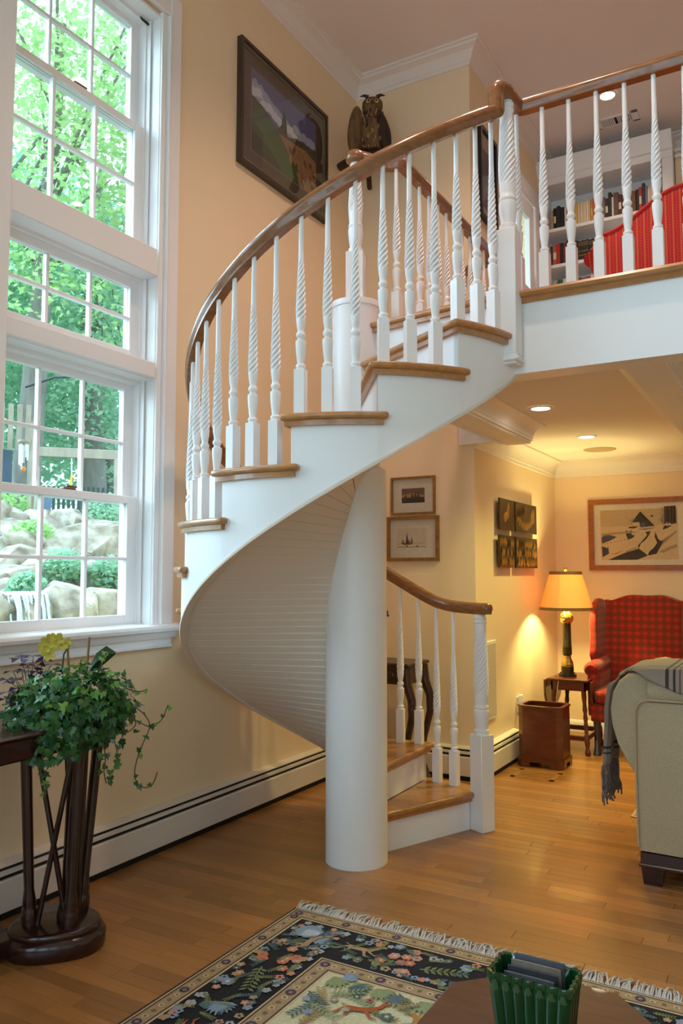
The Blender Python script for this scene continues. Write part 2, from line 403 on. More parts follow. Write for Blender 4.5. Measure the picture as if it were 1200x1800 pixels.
# crown moulding of the high ceiling
CR = [(0,0),(.008,0),(.012,.02),(.022,.028),(.03,.05),(.05,.08),(.075,.095),(.085,.098),(.09,.112),(.105,.116),(.105,.13),(0,.13)]
def crown(name, p0, p1, into, label):
    vs = []; n = len(CR); d = Vector((p1[0]-p0[0], p1[1]-p0[1])).normalized()
    for p, e in ((p0, p0[2]), (p1, p1[2])):
        for a, b in CR:
            vs.append((p[0]+into[0]*a + d.x*e*a, p[1]+into[1]*a + d.y*e*a, ZC-.13+b))
    m = MB(); m.add(vs, [tuple(range(n-1,-1,-1)), tuple(range(n,2*n))]+[(i,(i+1)%n,n+(i+1)%n,n+i) for i in range(n)])
    tag(m.build(name, CROWNM, None, smooth=25), label, 'trim', kind='structure')
crown('trim_6', (XW, YR, 0), (XW, YB, -1), (1,0), 'white crown moulding along the window wall')
crown('trim_7', (XW, YB, 1), (X1, YB, 1), (0,-1), 'white crown moulding above the owl')
crown('trim_8', (X1, YB, -1), (X1, YF, -1), (1,0), 'white crown moulding over the upstairs door')
crown('trim_9', (X1, YF, 1), (XR, YF, 0), (0,-1), 'white crown moulding over the bookcase')
# baseboard on the far wall
m = MB(); m.extrude([(YF,0),(YF-.018,0),(YF-.018,.07),(YF-.012,.085),(YF-.004,.095),(YF,.095)], 'x', X1, XR)
tag(m.build('baseboard_far', TRIM, smooth=25), 'white baseboard along the far wall behind the wing chair', 'baseboard', kind='structure')

# ------------------------------------------------------------ windows
def sash(win, name, ya, yb, z0, z1, x, rails, nz, glass_y, thick=.035):
    "rails = (bottom, top) heights; glass_y = (left,right); nz rows of three panes"
    gy0, gy1 = glass_y; gz0, gz1 = z0+rails[0], z1-rails[1]
    m = MB(); m.cbox(x-thick, x, ya, gy0, z0, z1, .003); m.cbox(x-thick, x, gy1, yb, z0, z1, .003)
    m.cbox(x-thick, x, gy0, gy1, z0, gz0, .003); m.cbox(x-thick, x, gy0, gy1, gz1, z1, .003)
    s_ = m.build(name, TRIM, win)
    mw = .016
    yv = [gy0+(gy1-gy0)*k/3 for k in range(4)]; zv = [gz0+(gz1-gz0)*k/nz for k in range(nz+1)]
    for k in (1,2): MB().cbox(x-thick+.004, x-.002, yv[k]-mw/2, yv[k]+mw/2, gz0, gz1, .004).build('muntin', TRIM, s_)
    for k in range(1, nz): MB().cbox(x-thick+.005, x-.003, gy0, gy1, zv[k]-mw/2, zv[k]+mw/2, .004).build('muntin', TRIM, s_)
    for i in range(3):
        for j in range(nz): box_obj('pane', x-.020, x-.016, yv[i], yv[i+1], zv[j], zv[j+1], GLASS, s_)
    return s_
def window_unit(dy, base, words):
    y0, y1 = 2.00+dy, 2.905+dy; g = (2.065+dy, 2.80+dy)
    names = [('lower double-hung', 1.045, 2.25), ('small transom', 2.315, 2.765), ('upper double-hung', 2.885, 4.11)]
    for k, (nm, z0, z1) in enumerate(names):
        wn = thing(f'window_{base+k}', (XW-.1, y0, z0), f'white {nm} window {words}', 'window', kind='structure')
        m = MB()
        m.box(XW-.2, XW-.005, y0, y0+.03, z0, z1); m.box(XW-.2, XW-.005, y1-.03, y1, z0, z1)       # jambs
        m.box(XW-.2, XW-.06, y0+.03, y0+.045, z0, z1); m.box(XW-.2, XW-.085, y1-.05, y1-.03, z0, z1)
        m.box(XW-.2, XW-.06, y1-.042, y1-.036, z0, z1)
        m.box(XW-.2, XW-.005, y0+.03, y1-.03, z1-.012, z1); m.box(XW-.2, XW-.08, y0+.03, y1-.03, z1-.03, z1-.012)
        m.box(XW-.2, XW-.04, y0+.03, y1-.03, z0, z0+.015)
        m.build('jamb', TRIM, wn, smooth=0, fix=False)
        a, b = y0+.035, y1-.045
        if k == 1: sash(wn, 'sash', a, b, z0+.01, z1-.02, XW-.10, (.06,.05), 2, g)
        else:
            mid = 1.65 if k == 0 else 3.515
            sash(wn, 'lower_sash', a, b, z0+.01, mid+.02, XW-.09, (.05,.036), 2, g)
            sash(wn, 'upper_sash', a, b, mid-.018, z1-.015, XW-.128, (.036,.045), 2, g)
            lk = MB(); lk.cbox(XW-.125, XW-.09, (y0+y1)/2-.035, (y0+y1)/2+.035, mid+.02, mid+.03, .004); lk.cbox(XW-.115,XW-.1,(y0+y1)/2-.01,(y0+y1)/2+.05, mid+.03, mid+.04,.003)
            lk.build('sash_lock', M('bronze', srgb(120,98,80), .35, metal=.8, var=.1), wn)
        if k == 2:
            sp = MB()
            for q in range(9): sp.tube([(XW-.075, y1-.10+.006*q, 4.085-.006*(q%2)), (XW-.075, y1-.085+.006*q, 4.075)], .004, 6)
            sp.build('balance_spring', BLACK, wn)
window_unit(0, 1, 'beside the stairs')
window_unit(-1.07, 4, 'nearest the viewer on the left wall')
cs = thing('trim_10', (XW, 2.4, 1.0), 'white window casing with sill and mullion boards', 'window trim', kind='structure')
box_obj('casing_board', XW-.005, XW+.022, 2.925, 3.005, 1.055, 4.25, TRIM, cs, .004)
box_obj('casing_bead', XW-.006, XW+.028, 2.913, 2.9245, 1.056, 4.129, TRIM, cs, .004)
box_obj('inner_casing', XW-.02, XW+.008, 2.878, 2.9125, 1.056, 4.129, TRIM, cs, .003)
box_obj('head_board', XW-.005, XW+.020, .80, 2.925, 4.131, 4.25, TRIM, cs, .004)
box_obj('post_board', XW-.005, XW+.022, 1.805, 2.022, 1.055, 4.13, TRIM, cs, .004)
box_obj('post_board', XW-.005, XW+.022, .75, .95, 1.055, 4.13, TRIM, cs, .004)
for dy in (0, -1.07):
    box_obj('mullion_board', XW-.085, XW+.016, 2.02+dy, 2.862+dy, 2.75, 2.885, TRIM, cs, .004)
    box_obj('mullion_board', XW-.085, XW+.016, 2.02+dy, 2.862+dy, 2.243, 2.318, TRIM, cs, .004)
sl = [(XW-.2,1.02),(XW+.05,1.02),(XW+.06,1.026),(XW+.064,1.04),(XW+.06,1.052),(XW+.05,1.057),(XW-.2,1.06)]
MB().extrude(sl, 'y', .7, 3.06).build('sill', TRIM, cs, smooth=30)
MB().extrude([(XW,.99),(XW+.03,.99),(XW+.045,1.02),(XW,1.02)], 'y', .74, 3.02).build('sill_cove', TRIM, cs)
box_obj('apron', XW, XW+.02, .76, 3.0, .955, 1.0, TRIM, cs, .003)
box_obj('apron_bead', XW, XW+.028, .76, 3.0, .945, .962, TRIM, cs, .004)
# third opening nearest the rear: plain glazed
wn = thing('window_12', (XW-.1, -.14, 1.03), 'plain tall window on the left wall behind the viewer', 'window', kind='structure')
m = MB()
for yy in (-.14, .29, .715): m.box(XW-.14, XW-.06, yy, yy+.05, 1.03, 4.13)
for z in (1.03, 2.25, 2.78, 4.08): m.box(XW-.135, XW-.065, -.14, .765, z, z+.05)
m.build('frame', TRIM, wn, smooth=0, fix=False); box_obj('pane', XW-.102, XW-.098, -.12, .745, 1.05, 4.11, GLASS, wn)
# upstairs glazed door
dr = thing('door_1', (X1, 6, ZU), 'white upstairs door with a tall glass light', 'door', kind='structure')
m = MB()
m.cbox(X1-.03, X1+.008, DY0+.03, DY0+.15, ZU, DZ1-.03, .004); m.cbox(X1-.03, X1+.008, DY1-.15, DY1-.03, ZU, DZ1-.03, .004)
m.cbox(X1-.03, X1+.008, DY0+.15, DY1-.15, ZU, ZU+.25, .004); m.cbox(X1-.03, X1+.008, DY0+.15, DY1-.15, DZ1-.16, DZ1-.03, .004); m.cbox(X1-.03, X1+.008, DY0+.15, DY1-.15, 3.52, 3.58, .004)
dl = m.build('leaf', TRIM, dr); box_obj('pane', X1-.012, X1-.008, DY0+.15, DY1-.15, ZU+.25, DZ1-.16, GLASS, dl)
m = MB(); m.cbox(X1, X1+.022, DY0-.08, DY0+.02, ZU, DZ1+.0, .004); m.cbox(X1, X1+.022, DY1-.02, DY1+.08, ZU, DZ1, .004); m.cbox(X1, X1+.026, DY0-.1, DY1+.1, DZ1-.02, DZ1+.1, .004)
m.build('casing', TRIM, dr); 
m = MB()
for z in (ZU+.3, 3.62): m.cbox(X1-.02, X1+.004, DY1-.034, DY1-.024, z, z+.09, .002)
m.build('hinge', M('brass_hinge', srgb(150,110,60), .3, metal=.9), dr)

# ------------------------------------------------------------ baseboard heaters
def heater(name, p0, p1, into, label):
    "runs from p0 to p1 along the wall; into = unit vector into the room"
    h = thing(name, (p0[0], p0[1], 0), label, 'heater', 'baseboard heaters')
    def run(nm, prof, mat):
        vs = []; n = len(prof)
        for p in (p0, p1):
            for a, b in prof: vs.append((p[0]+into[0]*a, p[1]+into[1]*a, b))
        m = MB(); m.add(vs, [tuple(range(n-1,-1,-1)), tuple(range(n,2*n))]+[(i,(i+1)%n,n+(i+1)%n,n+i) for i in range(n)])
        return m.build(nm, mat, h, smooth=0)
    run('backing', [(.002,.0),(.045,.0),(.045,.19),(.002,.19)], BLACK)
    run('top_lip', [(0,.19),(.0,.207),(.006,.207),(.03,.203),(.050,.199),(.050,.194),(.03,.197),(.006,.2)], HEAT)
    run('damper', [(.044,.166),(.057,.166),(.056,.180),(.044,.182)], HEAT)
    run('front_cover', [(.046,.035),(.058,.03),(.062,.034),(.062,.145),(.058,.150),(.046,.150)], HEAT)
heater('baseboard_heater', (XW, YR+.2), (XW, YB), (1,0), 'long white baseboard heater under the windows')
heater('baseboard_heater', (XW+.06, YB), (X1+.062, YB), (0,-1), 'short white baseboard heater behind the lowest stairs')
heater('baseboard_heater', (X1, YB-.06), (X1, 5.62), (1,0), 'white baseboard heater beside the wooden wastebasket')
# ------------------------------------------------------------ spiral staircase
AX, AY, RO, STEP, TH1, RISE = -1.822, 3.289, .80, 23.8, 66.9, .19
SL = RISE/STEP
def P(r, th, z=0): a = radians(th); return Vector((AX+r*cos(a), AY+r*sin(a), z))
def zsoff(th): return max(0.0, .335+SL*(th-131.6))
def zpitch(th): return RISE*(1+(th-TH1)/STEP)
st = thing('spiral_staircase', (AX, AY, 0), 'white spiral staircase with oak treads winding round a round column', 'staircase')
m = MB(); m.lathe([(.1415,0),(.1415,1.78),(.113,1.80),(.113,2.555),(.118,2.557),(.119,2.572),(.117,2.585),(.0,2.587)], AX, AY, 72)
m.build('column', STAIRW, st, smooth=40)
# treads and risers
for k in range(1, 13):
    th, z = TH1+STEP*(k-1), RISE*k
    a = radians(th); d = Vector((cos(a), sin(a), 0)); fwd = Vector((sin(a), -cos(a), 0))      # fwd points down the stairs
    c0 = Vector((AX, AY, 0))
    def tread_poly(over, outer, ret):
        pts = []
        f0 = c0 + d*.09 + fwd*over; pts.append(f0)
        ro = RO+outer
        da = math.degrees(math.asin(over/ro))
        n = 12; t0, t1 = th-da, th+STEP+ret
        for i in range(n+1): pts.append(P(ro, t0+(t1-t0)*i/n))
        pts.append(P(RO-.004, t1))
        for i in range(3): pts.append(P(RO-.004, t1-(t1-th-STEP)*(i+1)/3))
        pts.append(P(.09, th+STEP))
        return [(p.x, p.y) for p in pts]
    tr = MB().prism(tread_poly(.036, .036, 2.6), z-.027, z).build('tread', OAKT, st, smooth=30)
    bevel(tr, .011, 3, 50)
    MB().prism(tread_poly(.02, .02, 1.4), z-.047, z-.026).build('cove', OAKT, tr, smooth=30)
for k in range(1, 14):
    th, z0, z1 = TH1+STEP*(k-1), RISE*(k-1), RISE*k-.026
    a = radians(th); d = Vector((cos(a), sin(a), 0)); bk = Vector((-sin(a), cos(a), 0)); c0 = Vector((AX, AY, 0))
    vs = []
    for z in (z0, z1):
        for p in (c0+d*.1, c0+d*(RO-.002), c0+d*(RO-.002)+bk*.018, c0+d*.1+bk*.018): vs.append((p.x,p.y,z))
    MB().add(vs, [(0,3,2,1),(4,5,6,7),(0,1,5,4),(1,2,6,5),(2,3,7,6),(3,0,4,7)]).build('riser', STAIRW, st, smooth=0)
# landing nosing along the top riser
a = radians(TH13); d = Vector((cos(a), sin(a), 0)); fwd = Vector((sin(a), -cos(a), 0)); c0 = Vector((AX, AY, 0))
poly = [c0+d*.09+fwd*.034, c0+d*.78+fwd*.034, c0+d*.78-fwd*.03, c0+d*.09-fwd*.03]
o = MB().prism([(p.x,p.y) for p in poly], ZU-.027, ZU+.0008).build('landing_nosing', OAKT, st); bevel(o, .011, 3, 50)
poly = [c0+d*.09+fwd*.02, c0+d*.78+fwd*.02, c0+d*.78, c0+d*.09]
MB().prism([(p.x,p.y) for p in poly], ZU-.047, ZU-.026).build('landing_cove', OAKT, st)
# curved outer stringer with stepped top
m = MB(); THK = .028
segs = []
for k in range(1, 14):
    t0 = TH1+STEP*(k-1); t1 = t0+STEP if k < 13 else 355.4
    n = 8 if k < 13 else 2
    for i in range(n): segs.append((t0+(t1-t0)*i/n, t0+(t1-t0)*(i+1)/n, RISE*k-.03))
for t0, t1, zt in segs:
    b0, b1 = zsoff(t0), zsoff(t1)
    q = [P(RO,t0,b0), P(RO,t1,b1), P(RO,t1,zt), P(RO,t0,zt), P(RO-THK,t0,b0), P(RO-THK,t1,b1), P(RO-THK,t1,zt), P(RO-THK,t0,zt)]
    m.add(q, [(0,1,2,3),(5,4,7,6),(0,4,5,1),(3,2,6,7)])
for t0, t1, zt in segs[::1]:
    pass
for k in range(2, 14):                              # vertical step faces
    th = TH1+STEP*(k-1); z0, z1 = RISE*(k-1)-.03, RISE*k-.03
    m.add([P(RO,th,z0),P(RO-THK,th,z0),P(RO-THK,th,z1),P(RO,th,z1)], [(0,1,2,3)])
so = m.build('stringer', STAIRW, st, smooth=50)
bm = bmesh.new(); bm.from_mesh(so.data); bmesh.ops.remove_doubles(bm, verts=bm.verts, dist=.0004); bm.to_mesh(so.data); bm.free()
so.data.polygons.foreach_set('use_smooth', [True]*len(so.data.polygons)); so.data.set_sharp_from_angle(angle=radians(40))
# bead along the lower edge of the stringer
pts = [P(RO-.008, t, zsoff(t)-.004) for t in [90+i*(355.4-90)/130 for i in range(131)]]
MB().sweep([(-.014,-.006),(.012,-.006),(.014,0),(.012,.008),(-.014,.008)], pts).build('stringer_bead', SOFF, st, smooth=40)
# soffit of narrow radial boards on a helical backing
m = MB(); TS0, TS1 = 90.0, 354.0; nb = 66; dth = (TS1-TS0)/nb
m.grid(lambda u, v: P(.12+(RO-.02-.12)*v, TS0+(TS1-TS0)*u, zsoff(TS0+(TS1-TS0)*u)+.012), 132, 4)
m.build('soffit_backing', SOFF, st, smooth=60)
gap = .0012; vs = []; g0 = TS0
for (r, ) in ((.128,),(.35,),(RO-.022,)):
    da = math.degrees(gap/r)
    for t in (da, dth/2, dth-da): 
        a = radians(t); vs.append((r*cos(a), r*sin(a), SL*t)); 
for (r, ) in ((.128,),(.35,),(RO-.022,)):
    da = math.degrees(gap/r)
    for t in (da, dth/2, dth-da):
        a = radians(t); vs.append((r*cos(a), r*sin(a), SL*t+.008))
fs = []
for j in range(2):
    for i in range(2):
        q = j*3+i; fs += [(q,q+1,q+4,q+3), (9+q,9+q+3,9+q+4,9+q+1)]
for ring in ((0,1),(1,2),(2,5),(5,8),(8,7),(7,6),(6,3),(3,0)): fs.append((ring[0], ring[0]+9, ring[1]+9, ring[1]))
bmesh_board = mesh_of(MB().add(vs, fs), 'soffit_board', SOFF, smooth=25)
for i in range(nb):
    t = TS0+dth*i; inst(bmesh_board, 'soffit_board', st, (AX, AY, zsoff(t)+.001), (0,0,radians(t)))

# ------------------------------------------------------------ turned balusters and newels
def baluster_mesh(L):
    key = round(L, 3)
    if key in BCACHE: return BCACHE[key]
    hb = .0205; m = MB(); bh = .178
    m.box(-hb, hb, -hb, hb, 0, bh)
    n = 30
    prof = [(.019,bh-.002),(.0165,bh+.006),(.0185,bh+.009),(.0195,bh+.013),(.0185,bh+.018),(.0145,bh+.021),(.0135,bh+.028),(.0155,bh+.042),(.0185,bh+.068),(.0203,bh+.095),(.0205,bh+.108),(.0195,bh+.113),(.0145,bh+.116),(.0125,bh+.122),(.0150,bh+.126),(.0185,bh+.133),(.0185,bh+.138),(.0150,bh+.145),(.0125,bh+.150),(.0135,bh+.158),(.0165,bh+.175)]
    z0 = bh+.178; z1 = .62+(L-.78)*.6; zm = z0+.055
    k = 80
    for i in range(k+1):
        z = z0+(z1-z0)*i/k
        if z < zm: r = .0168+(.0204-.0168)*sin((z-z0)/(zm-z0)*pi/2)
        else: u = (z-zm)/(z1-zm); r = .0204+(.0105-.0204)*(u**1.15)
        prof.append((r, z))
    prof += [(.0100, z1+.02), (.0092, L-.02), (.0092, L+.012)]
    def tw(z):
        if z < z0+.012 or z > z1-.005: return None
        e = min(1, (z-z0-.012)/.02, (z1-z)/.03)
        return (5, .42*e, z*54)
    m.lathe(prof, 0, 0, n, tw)
    BCACHE[key] = mesh_of(m, 'baluster', STAIRW, smooth=42); return BCACHE[key]
BCACHE = {}
def newel_mesh(zb, L, hw, rt, drop=0):
    "square block of height zb then turned shaft to L; hw half width, rt shaft radius"
    m = MB(); s = rt/.037
    m.cbox(-hw, hw, -hw, hw, 0, zb, .003)
    c = [(hw*.98, zb-.003),(hw*.80, zb+.012)]
    prof = [(hw*.99, zb-.002),(rt*.98,zb+.008),(rt*1.0,zb+.014),(rt*.97,zb+.022),(rt*.82,zb+.026),(rt*.80,zb+.034),(rt*.90,zb+.06),(rt*1.0,zb+.095),(rt*1.02,zb+.115),(rt*.98,zb+.122),(rt*.86,zb+.125),(rt*.86,zb+.129),(rt*.96,zb+.132),(rt*.98,zb+.138),(rt*.94,zb+.144),(rt*.86,zb+.148),(rt*.87,zb+.16)]
    z0 = zb+.16; z1 = L-.07; k = 100
    for i in range(k+1):
        z = z0+(z1-z0)*i/k; u = i/k
        prof.append((rt*(.88+.14*sin(min(1,u*2.2)*pi/2)-.26*max(0,u-.35)/.65), z))
    r1 = prof[-1][0]
    prof += [(r1,L-.062),(r1*1.02,L-.05),(r1*1.12,L-.047),(r1*1.14,L-.041),(r1*1.04,L-.036),(r1*1.04,L-.028),(r1*1.12,L-.025),(r1*1.12,L-.017),(r1*1.0,L-.012),(r1*.9,L)]
    def tw(z):
        if z < z0+.03 or z > z1-.01: return None
        e = min(1, (z-z0-.03)/.03, (z1-.01-z)/.04)
        return (10, .20*e, z*24)
    m.lathe(prof, 0, 0, 60, tw)
    if drop:
        m.cbox(-hw*1.0, hw*1.0, -hw*1.0, hw*1.0, -.012, 0, .003); m.cbox(-hw*1.16, hw*1.16, -hw*1.16, hw*1.16, -.03, -.010, .006); m.cbox(-hw*.92, hw*.92, -hw*.92, hw*.92, -.042, -.028, .006)
    return mesh_of(m, 'newel_post', STAIRW, smooth=42)
RAILP = [(-.021,-.03),(.021,-.03),(.022,-.018),(.030,-.006),(.031,.006),(.027,.018),(.016,.027),(0,.030),(-.016,.027),(-.027,.018),(-.031,.006),(-.030,-.006),(-.022,-.018)]
def zrail(th):                                      # centre height of the stair handrail
    a, b = 1.118, zpitch(th)+.80; k = .05
    return max(a, b) + k*math.exp(-abs(a-b)/k)*.5
RB = .768
for k in range(1, 13):
    for j in range(3):
        th = TH1+STEP*(k-1)+1.9+7.93*j
        if k == 1 and j == 0: continue
        z = RISE*k; L = zrail(th)-.028-z
        inst(baluster_mesh(L), 'baluster', st, P(RB, th, z), (0,0,radians(th)))
# bottom newel
nm = newel_mesh(.48, 1.093, .044, .040)
inst(nm, 'newel_post', st, P(.775, 63.2, 0), (0,0,radians(63.2)))
# handrail: level over the bottom newel, helical climb, gooseneck and level turn to the balcony
pts = []; sd = []
e0 = P(RB, 60.0, 1.121)
for i in range(0, 230):
    th = 60+ (343.2-60)*i/229; rr_ = RB+.030*max(0,(th-328)/15.2)**1.5
    pts.append(P(rr_, th, zrail(th) if th > 64 else zrail(64))); sd.append(P(1, th)-P(0, th))
m = MB(); m.sweep(RAILP, pts, sd); m.build('handrail', RAILM, st, smooth=45)
t = Vector(pts[0])-Vector(pts[1]); t.normalize()
m = MB(); q = [pts[0]+t*v for v in (0,.02,.035,.043)]; sc_ = [1,.97,.8,.45]; vs = []; sdir = Vector(sd[0])
for p, s_ in zip(q, sc_):
    for a, b in RAILP: vs.append(p+sdir*a*s_+Vector((0,0,1))*b*(.5+.5*s_))
n = len(RAILP); m.add(vs, [(k*n+i,k*n+(i+1)%n,(k+1)*n+(i+1)%n,(k+1)*n+i) for k in range(3) for i in range(n)]+[tuple(3*n+i for i in range(n))])
m.build('rail_end', RAILM, st, smooth=45)
# top end of the stair rail turns up the side of the balcony newel
p0 = Vector(pts[-1]); tdir = (Vector(pts[-1])-Vector(pts[-2])).normalized(); hd = Vector((tdir.x, tdir.y, 0)).normalized()
gp = [p0-tdir*.02]
zt = 3.318
b0 = p0+tdir*.004
for i in range(9):
    u = i/8; a = u*pi/2
    gp.append(b0 + hd*(.026*sin(a)) + Vector((0,0,1))*(.026*(1-cos(a))))
top = gp[-1]
for i in range(1, 4): gp.append(Vector((top.x, top.y, top.z+(zt-.026-top.z)*i/3)))
c = gp[-1]
for i in range(1, 9):
    a = i/8*pi/2; gp.append(c + hd*(.026*(1-cos(a))) + Vector((0,0,.026*sin(a))))
sdh = Vector((hd.y, -hd.x, 0))
MB().sweep(RAILP, gp, [sdh]*len(gp)).build('gooseneck', RAILM, st, smooth=45)
GT = gp[-1]

# ------------------------------------------------------------ balcony railing
br = thing('balcony_railing', (-1.03, 3.17, ZU), 'white twisted baluster railing with oak handrail along the balcony', 'railing')
ZR = 3.318; YRB = 3.28
inst(newel_mesh(.53, 1.098, .040, .037, drop=1), 'newel_post', br, (-1.025, 3.165, 2.195), (0,0,0))
for i in range(16): inst(baluster_mesh(ZR-.028-ZU), 'baluster', br, (-1.018+.1125*i, YRB, ZU))
pp = [GT-hd*.01, GT+hd*.03]
cpt = Vector((-1.012, YRB-.02, ZR)); s0 = pp[-1]
pp += [s0.lerp(cpt, .35), s0.lerp(cpt, .7), Vector((-1.006, YRB-.012, ZR)), Vector((-.998, YRB-.004, ZR)), Vector((-.985, YRB, ZR)), Vector((-.5, YRB, ZR)), Vector((XR, YRB, ZR))]
for p in pp: p.z = ZR
MB().sweep(RAILP, pp).build('handrail', RAILM, br, smooth=45)

# ------------------------------------------------------------ landing railing behind the stairs
lr = thing('landing_railing', (-1.63, 4, ZU), 'white twisted baluster railing guarding the landing behind the spiral', 'railing')
inst(newel_mesh(.25, .70, .042, .036), 'newel_post', lr, (AX, AY, 2.585), (0,0,radians(20)))
XL = -1.632; ZR = 3.292
inst(baluster_mesh(ZR-.028-ZU), 'baluster', lr, (-1.655, 3.395, ZU))
for i in range(11): inst(baluster_mesh(ZR-.028-ZU), 'baluster', lr, (XL, 3.50+.117*i, ZU))
pp = [Vector((AX-.03,AY-.006,3.318)), Vector((AX+.02,AY+.012,3.318)), Vector((AX+.06,AY+.04,3.305)), Vector((AX+.10,AY+.075,3.294)), Vector((AX+.14,3.392,ZR)), Vector((-1.66,3.396,ZR)), Vector((-1.645,3.402,ZR)), Vector((XL,3.418,ZR)), Vector((XL,3.46,ZR)), Vector((XL,4.2,ZR)), Vector((XL,4.74,ZR)), Vector((XL-.01,4.775,ZR)), Vector((XL-.05,4.79,ZR)), Vector((X1+.0,4.865,ZR)), Vector((X1-.02,YB+.0,ZR))]
MB().sweep(RAILP, pp).build('handrail', RAILM, lr, smooth=45)
m = MB(); m.lathe([(.0,3.286),(.036,3.287),(.046,3.297),(.049,3.31),(.046,3.328),(.035,3.342),(.015,3.349),(.0,3.35)], AX, AY, 28); m.build('newel_cap', RAILM, lr, smooth=50)
# ------------------------------------------------------------ recessed lights, vent, speakers
YELL = (1.12, 0.99, 0.32)
def downlight(z, x, y, power, label, r=.06, spot=125, soft=.05, col=WARM, e=18):
    d = thing('recessed_light', (x, y, z), label, 'light', 'recessed ceiling lights')
    m = MB(); m.lathe([(r*.80,z-.001),(r*1.18,z-.004),(r*1.2,z-.001),(r*1.18,z+.0)], x, y, 28); 
    m = MB(); n = 28; prof = [(r*.82, z-.002),(r*.9,z-.007),(r*1.16,z-.006),(r*1.22,z-.0005)]
    vs = [(x+rr*cos(2*pi*i/n), y+rr*sin(2*pi*i/n), zz) for rr, zz in prof for i in range(n)]
    m.add(vs, [(j*n+i, j*n+(i+1)%n, (j+1)*n+(i+1)%n, (j+1)*n+i) for j in range(3) for i in range(n)])
    m.build('trim_ring', TRIM, d, smooth=40)
    MB().lathe([(.0,z-.0035),(r*.84,z-.0035),(r*.84,z-.0015),(0,z-.0015)], x, y, 28).build('lamp_face', emit('lamp_glow', (1,.86,.62), e), d)
    point_light('bulb', (x, y, z-.02), power, col, soft, d, spot=spot, blend=.9)
downlight(ZL, -1.275, 4.47, 44, 'recessed light in the low ceiling nearer the staircase', col=YELL)
downlight(ZL, -1.275, 5.57, 42, 'recessed light in the low ceiling nearer the snow picture', col=YELL)
downlight(ZL, .2, 4.47, 34, 'recessed light in the right hand ceiling bay nearer the balcony face', col=YELL)
downlight(ZL, .2, 5.57, 34, 'recessed light in the right hand ceiling bay nearer the far wall', col=YELL)
downlight(ZC, -1.148, 5.94, 26, 'recessed light in the high ceiling above the red sofa')
downlight(ZC, .3, 5.2, 30, 'recessed light in the high ceiling over the balcony out of view')
downlight(ZC, -1.0, 2.4, 85, 'recessed light in the high ceiling over the rug')
downlight(ZC, -1.3, 3.85, 105, 'recessed light in the high ceiling over the landing')
vt = thing('ceiling_vent', (-1.14, 6.31, ZC), 'white louvred air vent in the high ceiling', 'vent')
m = MB(); vx0, vx1, vy0, vy1 = -1.29, -.99, 6.235, 6.385
m.cbox(vx0,vx1,vy0,vy0+.02,ZC-.01,ZC,.002); m.cbox(vx0,vx1,vy1-.02,vy1,ZC-.01,ZC,.002); m.cbox(vx0,vx0+.02,vy0,vy1,ZC-.01,ZC,.002); m.cbox(vx1-.05,vx1,vy0,vy1,ZC-.01,ZC,.002)
m.build('frame', TRIM, vt); box_obj('backing', vx0+.01,vx1-.02,vy0+.01,vy1-.01,ZC-.003,ZC-.001, BLACK, vt)
slm = mesh_of(MB().box(-.004,.004,-.055,.055,-.006,.003), 'louvre', TRIM)
for i in range(16):
    if i != 7: inst(slm, 'louvre', vt, (vx0+.03+i*.0145, 6.31, ZC-.005), (0,.5 if i < 7 else -.5,0))
sp = thing('ceiling_speaker', (-1.325, 6.21, ZL), 'round flush speaker grille in the low ceiling', 'speaker')
MB().lathe([(0,ZL-.006),(.11,ZL-.006),(.118,ZL-.004),(.12,ZL),(0,ZL)], -1.325, 6.21, 40).build('grille', M('speaker_mesh', srgb(196,170,136), .7, var=.2, scale=180), sp)
ws = thing('wall_speaker', (X1, 5.12, .36), 'flat off-white wall grille panel beside the bottom newel', 'speaker')
m = MB(); m.cbox(X1, X1+.012, 4.99, 5.245, .345, .855, .004); m.build('frame', TRIM, ws)
box_obj('grille', X1+.010, X1+.014, 5.005, 5.23, .365, .835, M('grille_cloth', srgb(205,196,180), .8, var=.12, scale=150), ws)
ol = thing('outlet', (X1, 5.72, .33), 'white wall outlet with a plug adapter behind the wastebasket', 'outlet')
box_obj('plate', X1, X1+.007, 5.70, 5.775, .30, .415, TRIM, ol, .003); box_obj('adapter', X1+.007, X1+.035, 5.71, 5.745, .35, .43, TRIM, ol, .005)

